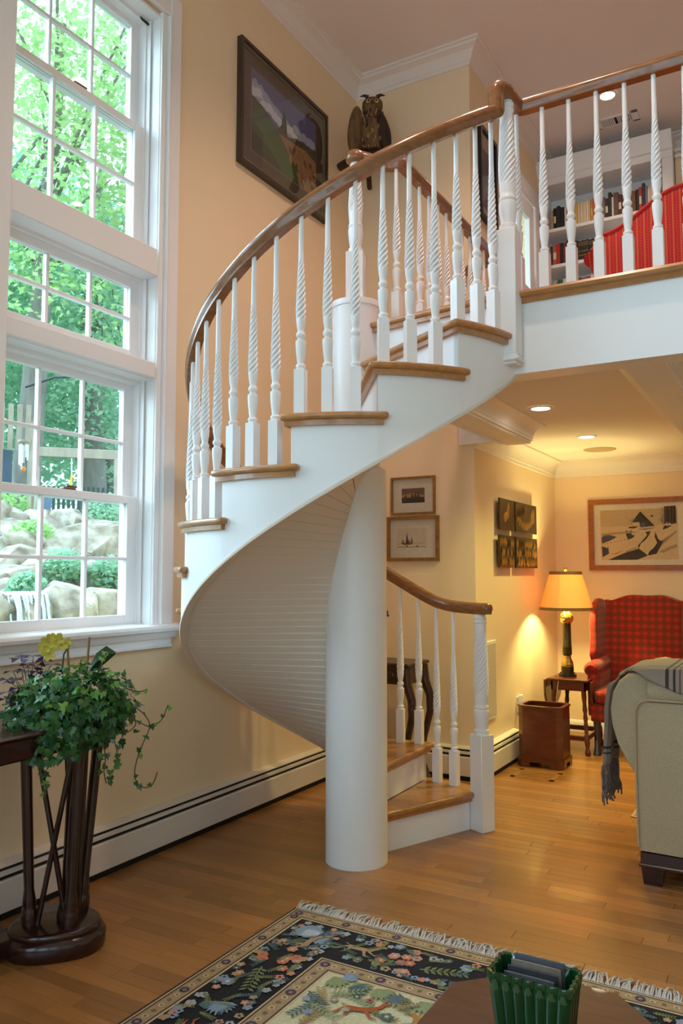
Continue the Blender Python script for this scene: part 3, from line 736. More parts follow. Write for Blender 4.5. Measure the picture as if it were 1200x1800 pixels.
# ------------------------------------------------------------ pictures
def panel(name, parent, O, U, V, Nn, shapes, mat=PRINT, step=.00007):
    m = MB(); O, U, V, Nn = Vector(O), Vector(U), Vector(V), Vector(Nn)
    for i, (c, poly) in enumerate(shapes):
        q = [O+U*u+V*v+Nn*(step*i) for u, v in poly]; m.add(q, [tuple(range(len(q)))], c)
    return m.build(name, mat, parent, smooth=0, fix=False)
def rect(a, b, c, d): return [(a,b),(c,b),(c,d),(a,d)]
def circ(x, y, r, n=10, ry=None): return [(x+r*cos(2*pi*i/n), y+(ry or r)*sin(2*pi*i/n)) for i in range(n)]
def blob(x, y, rx, ry, rnd, n=10, j=.25): return [(x+rx*(1+j*(rnd.random()-.5)*2)*cos(2*pi*i/n), y+ry*(1+j*(rnd.random()-.5)*2)*sin(2*pi*i/n)) for i in range(n)]
def frame(name, label, O, U, V, Nn, w, h, fw, dep, fmat, shapes, matcol=None, inner=None, lip=None, cat='picture'):
    "O = lower left outer corner on the wall; shapes in metres from O"
    O, U, V, Nn = Vector(O), Vector(U), Vector(V), Vector(Nn)
    f = thing(name, tuple(O), label, cat)
    def bars(nm, a, wd, d0, d1, mt):
        m = MB(); o = rect(a,a,w-a,h-a); i_ = rect(a+wd,a+wd,w-a-wd,h-a-wd)
        vs = [O+U*u+V*v+Nn*d0 for u,v in o]+[O+U*u+V*v+Nn*d1 for u,v in o]+[O+U*u+V*v+Nn*d1 for u,v in i_]+[O+U*u+V*v+Nn*d0 for u,v in i_]
        fs = []
        for k in range(4):
            j = (k+1)%4; fs += [(k,j,4+j,4+k),(4+k,4+j,8+j,8+k),(8+k,8+j,12+j,12+k),(12+k,12+j,j,k)]
        return m.add(vs, fs).build(nm, mt, f, smooth=0)
    fr = bars('frame', 0, fw, 0, dep, fmat)
    if lip: bars('inner_lip', fw, lip[0], 0, dep*.72, lip[1])
    panel('print', f, O+Nn*(dep*.35), U, V, Nn, shapes)
    q = [O+U*u+V*v+Nn*(dep*.62) for u,v in rect(fw*.8,fw*.8,w-fw*.8,h-fw*.8)]
    q2 = [p+Nn*.002 for p in q]
    MB().add(q+q2, [(0,3,2,1),(4,5,6,7),(0,1,5,4),(1,2,6,5),(2,3,7,6),(3,0,4,7)]).build('glass', PGLASS, f, smooth=0)
    return f
rd = random.Random(3)
# mountain landscape high on the window wall
W_, H_ = .955, .745
c_mat, c_sky, c_cl, c_cl2 = srgb(78,64,56), srgb(98,100,156), srgb(168,180,212), srgb(226,230,242)
sh = [(c_mat, rect(.03,.03,W_-.03,H_-.03)), (srgb(120,104,84), rect(.118,.118,W_-.118,H_-.118)), (c_sky, rect(.125,.125,W_-.125,H_-.125))]
def cl(u, v, rx, ry, c): 
    pts = blob(u, v, rx, ry, rd, 14, .3); sh.append((c, [(min(max(a,.126),W_-.126), min(max(b,.126),H_-.126)) for a,b in pts]))
for i in range(9): cl(.15+.05*i, .52-.012*i, .07, .05, c_cl)
for i in range(10): cl(.14+.055*i, .49+rd.uniform(-.02,.04)-.01*i, .04, .03, c_cl2)
for i in range(5): cl(.6+.045*i, .47+rd.uniform(-.02,.02), .045, .03, c_cl)
sh += [(srgb(74,76,62), [(.126,.40),(.126,.46),(.25,.44),(.38,.37),(.47,.47),(.50,.38),(.60,.42),(W_-.126,.44),(W_-.126,.3),(.3,.3)]),
       (srgb(62,92,48), [(.126,.126),(.126,.42),(.24,.41),(.40,.35),(.52,.28),(.64,.22),(.66,.126)]),
       (srgb(44,52,36), [(.126,.126),(.126,.25),(.3,.22),(.45,.126)]),
       (srgb(166,120,78), [(.40,.36),(.56,.37),(.70,.39),(W_-.126,.36),(W_-.126,.126),(.63,.126),(.60,.22),(.50,.29)])]
for i in range(46):
    u, v = rd.uniform(.52,.81), rd.uniform(.14,.34)
    if v > .34-(u-.5)*.2+.1 or v < .33-(u-.42)*.75: continue
    sh.append((rd.choice([srgb(158,126,92),srgb(100,76,54),srgb(142,108,76),srgb(84,78,50)]), blob(u, v, .016, .022, rd, 7)))
sh.append((srgb(54,62,44), [(.42,.38),(.44,.50),(.455,.535),(.475,.50),(.49,.38)]))
frame('framed_picture', 'large dark framed mountain landscape high on the window wall', (XW, 3.495, 3.63), (0,1,0), (0,0,1), (1,0,0), W_, H_, .022, .035, M('dark_frame', srgb(58,46,38), .35, var=.3, scale=12, coat=.2), sh, lip=(.02, M('frame_grey_lip', srgb(122,108,88), .4, var=.3, scale=14)))
# picture beside the upstairs door
W_, H_ = .34, .66
sh = [(srgb(196,160,128), rect(.03,.03,W_-.03,H_-.03)), (srgb(98,66,70), rect(.075,.10,W_-.075,H_-.14))]
for i in range(26): sh.append((rd.choice([srgb(124,80,76),srgb(80,54,66),srgb(150,100,84),srgb(110,60,56)]), blob(rd.uniform(.10,W_-.10), rd.uniform(.13,H_-.19), .022, .03, rd, 8)))
frame('framed_picture', 'black framed reddish print on the wall beside the upstairs door', (X1, 5.035, 3.72), (0,1,0), (0,0,1), (1,0,0), W_, H_, .03, .03, M('black_frame', srgb(30,28,32), .3, var=.2), sh)
# two small gilt frames behind the stairs
gilt = M('gilt_frame', srgb(158,116,54), .35, var=.35, scale=30, metal=.35)
W_, H_ = .325, .255; paper = srgb(214,204,184)
sh = [(paper, rect(.01,.01,W_-.01,H_-.01)), (srgb(112,88,78), rect(.078,.078,W_-.078,H_-.078)), (srgb(168,132,104), [(.079,.115),(.079,.135),(.16,.145),(.246,.128),(.246,.11)]), (srgb(64,52,44), rect(.079,.079,W_-.079,.115))]
for u in (.105,.155,.178,.2): sh.append((srgb(74,58,52), [(u-.012,.108),(u+.014,.108),(u+.003,.155 if u > .11 else .14)]))
frame('framed_picture', 'small gilt framed dark seascape, upper of the two behind the stairs', (-2.435, YB, 1.695), (1,0,0), (0,0,1), (0,-1,0), W_, H_, .014, .02, gilt, sh)
W_, H_ = .38, .30
sh = [(paper, rect(.01,.01,W_-.01,H_-.01)), (srgb(206,192,164), rect(.072,.09,W_-.09,H_-.08)), (srgb(150,136,112), rect(.072,.09,W_-.09,.095)), (srgb(170,156,130), rect(.09,.118,W_-.11,.122))]
for u, hh, c in ((.145,.075,0),(.18,.042,1),(.115,.032,1),(.16,.03,1)): sh.append(((srgb(74,60,48), srgb(110,96,80))[c], [(u-.009,.118),(u+.012,.118),(u+.001,.12+hh)]))
sh += [(srgb(70,58,46), [(.10,.118),(.185,.118),(.18,.112),(.13,.109)]), (srgb(96,82,64), circ(.145,.1,.006)), (srgb(80,66,50), circ(.222,.1,.006))]
frame('framed_picture', 'small gilt framed etching of sailboats, lower of the two behind the stairs', (-2.465, YB, 1.383), (1,0,0), (0,0,1), (0,-1,0), W_, H_, .022, .022, gilt, sh)
# snow scene on the far wall
W_, H_ = .79, .585; snow, ink = srgb(222,200,156), srgb(66,62,62)
sh = [(srgb(236,226,204), rect(.02,.02,W_-.02,H_-.02)), (snow, rect(.095,.085,W_-.10,H_-.09)), (srgb(206,182,140), rect(.095,.36,W_-.10,H_-.09))]
s0 = .00081
def PX(x, y): return (.095+(x-212)*s0*.86, .085+(838-y)*s0*.84)
def S(c, *pts): sh.append((c, [PX(*p) for p in pts]))
S(snow,(225,640),(400,570),(560,520),(820,440),(920,480),(1050,410),(1070,838),(225,838))
S(ink,(290,838),(620,838),(735,790),(705,760),(640,705),(480,755))
S(ink,(735,790),(830,770),(900,640),(945,590),(880,620),(850,590),(825,510),(815,570),(840,640),(800,700),(750,745))
S(ink,(640,705),(660,650),(720,600),(760,540),(775,500),(715,510),(735,545),(690,600),(630,670))
S(ink,(570,390),(665,262),(820,440),(665,455),(655,390))
S(srgb(112,104,96),(560,395),(655,395),(660,440),(575,432)); S(snow,(568,398),(652,398),(655,436),(580,432))
S(ink,(500,485),(530,500),(570,485),(560,540),(600,550),(570,580),(520,600),(500,530)); S(ink,(530,445),(640,440),(600,465),(535,462))
S(srgb(96,92,92),(222,560),(290,530),(395,560),(330,600),(225,640)); S(srgb(80,74,70),(222,670),(290,700),(305,760),(230,805))
S(ink,(905,490),(920,440),(1005,440),(960,470)); S(snow,(915,435),(960,402),(1000,430),(960,445))
S(srgb(84,74,66),(925,215),(1050,210),(1053,415),(1005,425),(960,395),(925,430))
for x in (960,1000,1030): S(srgb(50,46,46),(x,215),(x+14,215),(x+12,420),(x-3,420))
for a in range(9): S(srgb(78,66,56),(925,230+22*a),(925,236+22*a),(845+10*(a%3),212+24*a))
hz = srgb(176,156,120)
S(hz,(222,520),(400,505),(560,500),(640,505),(560,522),(400,530),(225,545))
for a in range(7): S(srgb(140,124,100),(230+40*a,648-8*a),(262+40*a,640-9*a),(250+40*a,650-8*a))
S(hz,(480,760),(560,720),(640,700),(600,690),(500,730)); S(hz,(905,600),(1000,540),(1050,500),(1052,520),(960,600),(900,660))
S(hz,(640,470),(760,462),(860,452),(760,478),(650,484)); S(srgb(120,108,90),(690,478),(820,468),(700,486))
S(hz,(330,770),(420,740),(470,720),(400,770)); S(hz,(860,745),(960,690),(1050,660),(1055,690),(900,760))
for a in range(8): S(srgb(70,64,60),(238+8*a,700+6*(a%3)),(243+8*a,690-9*(a%4)),(246+8*a,760+4*a%9))
for a in range(6): S(srgb(86,82,84),(235+24*a,598-3*a),(242+24*a,545+4*(a%2)),(250+24*a,596-3*a))
S(srgb(104,96,86),(672,395),(716,400),(716,448),(672,450)); S(srgb(40,38,40),(660,300),(672,290),(740,372),(728,378))
for a in range(5): S(srgb(50,46,46),(905-6*a,420-12*a),(935,400-30*a),(908-6*a,424-12*a))
S(ink,(775,318),(808,312),(805,334),(782,332))
for a in range(6): S(srgb(120,108,92),(585-10*a,330+9*a),(620,350+5*a),(588-10*a,334+9*a))
frame('framed_picture', 'wide oak framed print of a snowy cottage on the far wall', (-1.558, YF, 1.325), (1,0,0), (0,0,1), (0,-1,0), W_, H_, .042, .024, M('oak_frame', srgb(168,100,44), .35, var=.3, scale=9, stretch=(3,3,9)), sh)
# four metal relief panels
met = M('antique_metal', srgb(92,74,50), .35, var=.4, scale=18, metal=.7); gold = M('gilded_relief', srgb(206,160,82), .3, var=.3, scale=20, metal=.8)
def relief(label, y0, y1, z0, z1, kind, rnd):
    t = thing('relief_panel', (X1, y0, z0), label, 'wall art', 'metal relief panels')
    x = X1+.025
    box_obj('standoff', X1, x, (y0+y1)/2-.03, (y0+y1)/2+.03, (z0+z1)/2-.03, (z0+z1)/2+.03, BLACK, t)
    box_obj('plate', x, x+.012, y0, y1, z0, z1, met, t, .002)
    def leafp(cy, cz, ln, wd, ang):
        pts = []
        for i in range(10):
            a = 2*pi*i/10; u, v = ln/2*cos(a), wd/2*sin(a)*(1-.5*cos(a))
            pts.append((cy+u*cos(ang)-v*sin(ang), cz+u*sin(ang)+v*cos(ang)))
        m = MB(); q = [(x+.0122, a, b) for a, b in pts]; c = (x+.022, cy, cz)
        m.add(q+[c], [(i,(i+1)%10,10) for i in range(10)]); return m
    if kind == 'bird':
        leafp((y0+y1)/2+.02, (z0+z1)/2+.03, .13, .05, 1.3).build('wing', gold, t); leafp((y0+y1)/2-.03, (z0+z1)/2-.01, .10, .06, .7).build('body', gold, t)
    elif kind == 'fish':
        leafp(y1-.10, z1-.085, .12, .085, 1.1).build('leaf', gold, t)
        for i in range(9): leafp(y0+.05+.045*i, z0+.05+.0035*(i-4)**2, .07, .022, pi/2).build('drop', gold, t)
        for i in range(4): leafp(y0+.05+.045*i, z0+.13+.01*i, .09, .02, pi/2).build('drop', met, t)
    else:
        n = int((y1-y0)/.038)
        for r in range(3):
            for i in range(n): leafp(y0+.03+.038*i+rnd.uniform(-.005,.005), z0+.045+.065*r+rnd.uniform(-.006,.006), .062, .02, pi/2+rnd.uniform(-.1,.1)).build('drop', gold if rnd.random() < .75 else met, t)
rr = random.Random(9)
relief('upper metal relief panel with a gilt bird nearest the stairs', 5.285, 5.60, 1.60, 1.82, 'bird', rr)
relief('upper metal relief panel with gilt leaf nearest the lamp', 5.63, 6.15, 1.60, 1.82, 'fish', rr)
relief('lower metal relief panel of gilt strips nearest the stairs', 5.265, 5.60, 1.34, 1.565, 'strip', rr)
relief('lower metal relief panel of gilt strips nearest the lamp', 5.63, 6.155, 1.34, 1.565, 'strip', rr)

# ------------------------------------------------------------ owl on the corner bracket
ow = thing('owl', (-2.44, 4.62, 4.13), 'dark brown mounted owl perched in the upper corner above the landing', 'owl')
feather = M('owl_feathers', srgb(134,98,62), .8, var=.7, scale=26, stretch=(1,1,.45), bump=.6)
fdark = M('owl_dark_feathers', srgb(66,46,34), .8, var=.6, scale=30, stretch=(1,1,.4), bump=.6)
def owl():
    cx, cy, cz = -2.44, 4.62, 4.125
    m = MB()   # body, neck, head as one lathe-like loft facing the camera
    rings = [(0,.03),(.03,.07),(.08,.09),(.15,.098),(.21,.09),(.25,.074),(.275,.060),(.30,.062),(.33,.068),(.36,.066),(.38,.052),(.392,.03),(.396,.0)]
    n = 24; vs = []
    for z, r in rings:
        for i in range(n):
            a = 2*pi*i/n; vs.append((cx+.012*(z/.4)+r*cos(a)*1.04, cy+r*.85*sin(a), cz+z))
    m.add(vs, [(j*n+i,j*n+(i+1)%n,(j+1)*n+(i+1)%n,(j+1)*n+i) for j in range(len(rings)-1) for i in range(n)])
    m.build('body', feather, ow, smooth=60)
    mt = Matrix.Translation((0,0,0))
    def wing(px, py, pz, rx, ry, rz, rot):
        return MB().ball((0,0,0), (rx,ry,rz), 16, 12, fn=lambda d: 1-.25*max(0,-d.z)).xf(Matrix.Translation((px,py,pz)) @ Matrix.Rotation(rot, 4, 'Y'))
    wing(cx-.105, cy-.02, cz+.13, .055, .06, .20, .06).build('wing', feather, ow, smooth=60)
    wing(cx+.085, cy-.035, cz+.12, .05, .05, .17, -.22).build('wing', fdark, ow, smooth=60)
    for s_ in (-1, 1):
        MB().tube([(cx+.012+s_*.03,cy-.03,cz+.382),(cx+.012+s_*.055,cy-.035,cz+.394),(cx+.012+s_*.085,cy-.035,cz+.388)], lambda u: .016*(1-u*.85), 8).build('ear_tuft', fdark, ow)
        e = MB().lathe([(.0,0),(.014,0),(.015,.004),(.010,.009),(.0,.010)], 0, 0, 16).xf(Matrix.Translation((cx+.012+s_*.026, cy-.047, cz+.345)) @ Matrix.Rotation(radians(90), 4, 'X'))
        eo = e.build('eye', M('owl_eye', srgb(216,186,110), .15), ow)
        MB().ball((cx+.012+s_*.026, cy-.057, cz+.345), .007, 10, 8).build('pupil', BLACK, eo)
    MB().tube([(cx+.012,cy-.056,cz+.335),(cx+.012,cy-.072,cz+.322),(cx+.012,cy-.066,cz+.308)], lambda u: .008*(1-.8*u), 8).build('beak', BLACK, ow)
    for s_ in (-.03,.03):
        for k in (-.012,0,.012): MB().tube([(cx+s_+k,cy-.06,cz+.02),(cx+s_+k*1.3,cy-.095,cz+.012),(cx+s_+k*1.4,cy-.105,cz-.005)], lambda u: .008*(1-.6*u), 6).build('claw', M('claw_tan', srgb(150,112,74), .6), ow)
    rw_ = random.Random(5); strk = M('owl_streak', srgb(176,134,84), .85, var=.4, scale=40)
    for i in range(60):
        a = radians(-90+rw_.uniform(-58,58)); zz = cz+rw_.uniform(.05,.27); r_ = (.098 if zz < cz+.2 else .083)
        px_, py_ = cx+.008+r_*cos(a)*1.04, cy+r_*.86*sin(a)
        MB().ball((px_, py_, zz), (.006,.006,.016), 6, 5).build('breast_feather', strk if rw_.random() < .6 else fdark, ow, smooth=60)
    # rough branch perch fixed in the corner
    MB().tube([(cx-.22,cy+.10,cz-.03),(cx-.08,cy-.02,cz-.015),(cx+.05,cy-.05,cz-.02),(cx+.18,cy-.02,cz-.06)], lambda u: .028+.006*sin(u*20), 10).build('perch', M('bark', srgb(70,46,30), .9, var=.5, scale=25, bump=.8), ow)
    MB().tube([(cx-.02,cy+.27,cz-.10),(cx-.02,cy+.10,cz-.09),(cx-.03,cy-.03,cz-.03)], .018, 8).build('bracket', M('bark', srgb(70,46,30)), ow)
OWL0 = set(bpy.data.objects)
owl()
for o_ in list(ow.children_recursive):
    if o_.parent == ow: o_.data.transform(Matrix.Rotation(radians(26),4,'Z'))
    else: o_.data.transform(Matrix.Rotation(radians(26),4,'Z'))

# ------------------------------------------------------------ bookcase and books upstairs
bc = thing('bookcase', (-1.35, 6.66, ZU), 'white built-in bookcase on the far wall upstairs', 'bookcase')
BX0, BX1, BYF = -1.815, -.86, 6.52
box_obj('back', BX0, BX1, YF-.015, YF, ZU, 4.56, TRIM, bc)
box_obj('side_panel', BX0-.02, BX0+.005, BYF, YF, ZU, 4.56, TRIM, bc, .002); box_obj('side_panel', BX1, BX1+.08, BYF-.02, YF, ZU, 4.544, TRIM, bc, .003)
for z in (ZU+.1, 2.93, 3.245, 3.555, 3.865, 4.175): box_obj('shelf', BX0, BX1, BYF, YF-.015, z-.028, z, TRIM, bc, .002)
box_obj('header', X1, BX1+.08, BYF-.02, YF, 4.545, 4.72, TRIM, bc, .003)
MB().extrude([(BYF-.02,4.60),(BYF-.035,4.61),(BYF-.05,4.66),(BYF-.075,4.70),(BYF-.08,4.74),(BYF-.02,4.74)], 'x', X1, BX1+.08).build('cornice', TRIM, bc, smooth=30)
bc2 = thing('panelled_cupboard', (-.3, 6.7, ZU), 'cream panelled cupboard to the right of the upstairs bookshelves', 'cupboard')
box_obj('body', BX1+.085, .8, BYF+.06, YF-.002, ZU, 4.62, WALL, bc2, .004)
for z in (4.55, 4.60): box_obj('moulding', BX1+.085, .8, BYF+.03, BYF+.06, z, z+.025, TRIM, bc2, .006)
BK = {}
def bookmat(c):
    k = 'book_cloth_%d_%d_%d' % c
    return M(k, srgb(*c), .6, var=.12, scale=25)
PAPER = M('book_pages', srgb(226,214,188), .8, var=.15, scale=90)
NAMEC = {'tan':(196,158,96),'black':(34,32,34),'dark green':(40,48,42),'cream':(222,200,164),'red':(186,40,34),'yellow':(220,180,96),'orange':(228,104,44),'dark brown':(64,46,38),'brown':(104,74,56),'white':(224,220,212),'maroon':(112,46,42),'navy':(40,46,70),'grey':(126,120,118),'pale green':(150,178,146),'purple':(58,44,64),'rust':(186,92,50),'green':(46,104,66),'olive':(120,120,66),'teal':(48,74,78),'gold lettered black':(44,42,32)}
ORD = ['first','second','third','fourth','fifth','sixth','seventh','eighth','ninth','tenth','eleventh','twelfth','thirteenth','fourteenth','fifteenth','sixteenth','seventeenth','eighteenth','nineteenth','twentieth','twenty-first','twenty-second','twenty-third','twenty-fourth','twenty-fifth','twenty-sixth','twenty-seventh','twenty-eighth','twenty-ninth','thirtieth']
def shelf_books(z, items, words):
    for i, (u, wd, hgt, cn) in enumerate(items):
        x = -1.869+.001003*u; dp = .17
        b = thing('book', (x, BYF+.02, z), f'{cn} book on the {words} shelf, {ORD[i]} from the left', 'book', f'books on the {words} shelf upstairs')
        m = MB(); y0 = BYF+.02+random.uniform(0,.012); ex = x+wd
        m.cbox(x, x+.0025, y0+.002, y0+dp, z, z+hgt, .001); m.cbox(ex-.0025, ex, y0+.002, y0+dp, z, z+hgt, .001); m.cbox(x, ex, y0, y0+.004, z, z+hgt, .0015)
        cv = m.build('cover', bookmat(NAMEC[cn]), b)
        box_obj('pages', x+.0028, ex-.0028, y0+.004, y0+dp-.004, z+.003, z+hgt-.003, PAPER, b)
        if cn == 'gold lettered black':
            for k in (.25,.45,.75,.85): box_obj('spine_band', x+.001, ex-.001, y0-.0006, y0+.002, z+hgt*k, z+hgt*k+.006, M('gilt_band', srgb(176,140,70), .4, metal=.5), cv)
        elif i % 4 == 1: box_obj('spine_label', x+.003, ex-.003, y0-.0006, y0+.002, z+hgt*.3, z+hgt*.62, PAPER, cv)
shelf_books(4.175, [(118,.02,.17,'tan'),(140,.024,.185,'black'),(165,.03,.20,'dark green'),(197,.034,.18,'black'),(233,.016,.175,'white'),(250,.014,.17,'red'),(266,.05,.18,'cream'),(318,.02,.19,'yellow'),(340,.02,.185,'cream'),(361,.026,.19,'cream'),(388,.024,.18,'cream'),(413,.016,.185,'white'),(430,.015,.19,'yellow'),(446,.015,.185,'tan'),(462,.022,.20,'orange'),(486,.03,.18,'tan'),(518,.04,.19,'grey'),(560,.024,.17,'dark brown'),(585,.026,.215,'dark green'),(612,.015,.17,'white'),(628,.036,.20,'brown'),(665,.026,.175,'dark brown'),(692,.034,.17,'maroon'),(728,.07,.18,'brown')], 'upper')
shelf_books(4.175, [], 'upper')
shelf_books(3.865, [(112,.016,.17,'purple'),(130,.032,.18,'rust'),(164,.026,.185,'red'),(192,.024,.185,'black'),(217,.024,.18,'maroon'),(243,.018,.2,'dark green'),(263,.022,.185,'brown'),(287,.05,.18,'dark brown')]+[(340+20.5*i,.0195,.17+.004*(i%2),'gold lettered black') for i in range(9)], 'middle')
shelf_books(3.555, [(134,.026,.17,'yellow'),(165,.02,.185,'green'),(186,.02,.18,'green'),(207,.033,.185,'white'),(242,.02,.16,'teal'),(264,.03,.17,'navy'),(296,.06,.17,'brown'),(358,.022,.165,'olive'),(381,.022,.165,'olive'),(405,.028,.165,'red'),(434,.032,.175,'white'),(467,.02,.16,'maroon'),(490,.04,.18,'black')], 'lower')
# a leaning run of books at the right end of the upper shelf
shelf_items = [(800,.021,.19,'black'),(822,.022,.20,'red'),(846,.022,.225,'navy'),(869,.018,.20,'grey'),(888,.014,.18,'white'),(903,.012,.185,'cream'),(916,.02,.24,'white'),(938,.028,.235,'pale green')]
shelf_books(4.175, shelf_items, 'upper right-hand')

# ------------------------------------------------------------ patterned cloth materials
def cloth(name, base, bands, rough=.85, bump=.25, bs=180, var=.06):
    "bands: (axis, period, offset, width, colour, strength) in object metres"
    m = bpy.data.materials.new(name); m.use_nodes = True; nt = m.node_tree; N = nt.nodes; L = nt.links; b = N['Principled BSDF']
    b.inputs['Roughness'].default_value = rough; b.inputs['Sheen Weight'].default_value = .15; b.inputs['Specular IOR Level'].default_value = .2
    tc = N.new('ShaderNodeTexCoord'); sp_ = N.new('ShaderNodeSeparateXYZ'); L.new(tc.outputs['Object'], sp_.inputs[0])
    sn = N.new('ShaderNodeSeparateXYZ'); L.new(tc.outputs['Normal'], sn.inputs[0])
    def math_(op, a, bb=None):
        q = N.new('ShaderNodeMath'); q.operation = op
        for i, v in enumerate((a, bb)):
            if v is None: continue
            if isinstance(v, (int, float)): q.inputs[i].default_value = v
            else: L.new(v, q.inputs[i])
        return q.outputs[0]
    nz = N.new('ShaderNodeTexNoise'); nz.inputs['Scale'].default_value = bs; L.new(tc.outputs['Object'], nz.inputs['Vector'])
    mx0 = N.new('ShaderNodeMix'); mx0.data_type = 'RGBA'; mx0.inputs['A'].default_value = (*[c*(1-var*4) for c in base],1); mx0.inputs['B'].default_value = (*[min(1,c*(1+var*2)) for c in base],1)
    L.new(nz.outputs['Fac'], mx0.inputs['Factor']); col = mx0.outputs['Result']
    for ax, per, off, wd, c, s_ in bands:
        fr = math_('FRACT', math_('DIVIDE', math_('ADD', sp_.outputs[ax], off+50*per), per))
        on = math_('LESS_THAN', math_('ABSOLUTE', math_('SUBTRACT', fr, .5)), wd/per/2)
        mk = math_('LESS_THAN', math_('ABSOLUTE', sn.outputs[ax]), .75)
        fac = math_('MULTIPLY', math_('MULTIPLY', on, mk), s_)
        mx = N.new('ShaderNodeMix'); mx.data_type = 'RGBA'; L.new(fac, mx.inputs['Factor']); L.new(col, mx.inputs['A']); mx.inputs['B'].default_value = (*c,1); col = mx.outputs['Result']
    L.new(col, b.inputs['Base Color'])
    bp = N.new('ShaderNodeBump'); bp.inputs['Strength'].default_value = bump; bp.inputs['Distance'].default_value = .004; L.new(nz.outputs['Fac'], bp.inputs['Height']); L.new(bp.outputs['Normal'], b.inputs['Normal'])
    MATS[name] = m; return m
gr, nv = srgb(66,56,30), srgb(60,20,20)
tb = []
for ax in 'XYZ': tb += [(ax,.056,0,.024,srgb(132,24,22),.6),(ax,.056,0,.005,gr,.9),(ax,.056,.012,.0035,gr,.85),(ax,.056,-.012,.0035,gr,.85),(ax,.056,.028,.0015,srgb(190,120,60),.25)]
TARTAN = cloth('red_tartan', srgb(170,32,28), tb)
REDST = cloth('red_striped_fabric', srgb(172,28,32), [('X',.036,0,.007,srgb(196,104,56),.75),('X',.036,.018,.002,srgb(196,104,56),.4),('Z',.014,0,.004,srgb(196,80,74),.35),('Y',.036,0,.007,srgb(196,104,56),.75)])
LINEN = cloth('beige_linen', srgb(182,162,130), [('X',.006,0,.002,srgb(150,138,112),.35),('Z',.006,0,.002,srgb(150,138,112),.35),('Y',.006,0,.002,srgb(150,138,112),.35)], bs=120, bump=.4)
# ------------------------------------------------------------ red sofa upstairs (seen from behind)
rs = thing('striped_sofa', (-.3, 4.55, ZU), 'red sofa with golden stripes and camel back on the balcony', 'sofa')
def camel(u):   # height of the back along x from the left end
    x = -.95+u
    return 3.07+.075*min(1,u/.06)+ (.18*(1-cos(min(1,max(0,(u-.05)/.42))*pi))/2)
poly = [(-.95,ZU+.12)]+[(-.95+u, camel(u)) for u in [i*.02 for i in range(61)]]+[(.25,ZU+.12)]
n = len(poly); m = MB(); vs = []
for yy, ins in ((4.40,.0),(4.385,.012),(4.385,.0)): pass
layers = [(4.55,.02),(4.53,.0),(4.40,.0),(4.385,.012)]
for yy, ins in layers:
    for i, (x, z) in enumerate(poly):
        cxm = -.35; vs.append((x+(ins if x < cxm else -ins), yy, z-(ins if z > ZU+.3 else -ins)))
fs = [tuple(range(n-1,-1,-1)), tuple(range(3*n,4*n))]+[(k*n+i,k*n+(i+1)%n,(k+1)*n+(i+1)%n,(k+1)*n+i) for k in range(3) for i in range(n)]
m.add(vs, fs).build('backrest', REDST, rs, smooth=50)
MB().tube([(-.95+u, 4.392, camel(u)-.005) for u in [i*.02 for i in range(61)]], .013, 8).build('piping', M('red_piping', srgb(200,44,34), .8, var=.2, scale=60), rs)
MB().tube([(-.955, 4.40, 3.02),(-.96,4.47,3.05),(-.955,4.58,3.03)], .045, 12).build('arm_scroll', REDST, rs)
MB().soft(-.94, .25, 4.55, 5.15, ZU+.12, ZU+.45, .05).build('seat', REDST, rs); MB().soft(-.99,-.86,4.50,5.15,ZU+.12,3.03,.06).build('arm', REDST, rs); MB().soft(.2,.33,4.50,5.15,ZU+.12,3.03,.06).build('arm', REDST, rs)
for x in (-.9,.2):
    for yy in (4.45,5.08): MB().lathe([(.018,ZU),(.03,ZU+.13)], x, yy, 10).build('leg', MAHOG, rs)
# ------------------------------------------------------------ drop-leaf table
TZ = .535
dt = thing('drop_leaf_table', (-1.53, 6.12, 0), 'small mahogany drop-leaf table with turned legs under the lamp', 'table')
box_obj('top', -1.685, -1.385, 5.93, 6.38, TZ-.018, TZ, MAHOG, dt, .005)
def leafpanel(x0, x1):
    pts = [(5.93,TZ-.012),(6.38,TZ-.012)]+[(6.155+.225*cos(a), TZ-.06-.17*sin(a)**.6) for a in [pi*i/14 for i in range(15)]]
    return MB().extrude(pts, 'x', x0, x1)
bevel(leafpanel(-1.375, -1.36).build('leaf', MAHOG, dt), .004, 2); bevel(leafpanel(-1.71, -1.695).build('leaf', MAHOG, dt), .004, 2)
box_obj('apron', -1.66, -1.41, 5.95, 5.965, TZ-.085, TZ-.018, MAHOG, dt, .003); box_obj('apron', -1.66, -1.41, 6.345, 6.36, TZ-.085, TZ-.018, MAHOG, dt, .003)
box_obj('apron', -1.66, -1.645, 5.95, 6.36, TZ-.085, TZ-.018, MAHOG, dt, .003); box_obj('apron', -1.425, -1.41, 5.95, 6.36, TZ-.085, TZ-.018, MAHOG, dt, .003)
def tleg(x, y, sx, sy):
    m = MB(); rs_ = [(.017,0),(.022,.012),(.018,.035),(.012,.05),(.016,.07),(.019,.09),(.019,.14),(.012,.15),(.016,.165),(.012,.18),(.018,.20),(.013,.23),(.017,.26),(.012,.29),(.018,.32),(.013,.36),(.018,.40),(.018,TZ-.05)]
    m.lathe(rs_, 0, 0, 12); m.v = [(p[0]+x+sx*(1-p[2]/TZ), p[1]+y+sy*(1-p[2]/TZ), p[2]) for p in m.v]; return m
for x, y, sx, sy in ((-1.435,5.975,.035,-.035),(-1.435,6.335,.035,.035),(-1.635,5.975,-.035,-.035),(-1.635,6.335,-.035,.035)): tleg(x,y,sx,sy).build('leg', MAHOG, dt, smooth=40)
for y in (5.95,6.36): box_obj('stretcher', -1.66, -1.41, y-.012, y+.012, .10, .135, MAHOG, dt, .005)
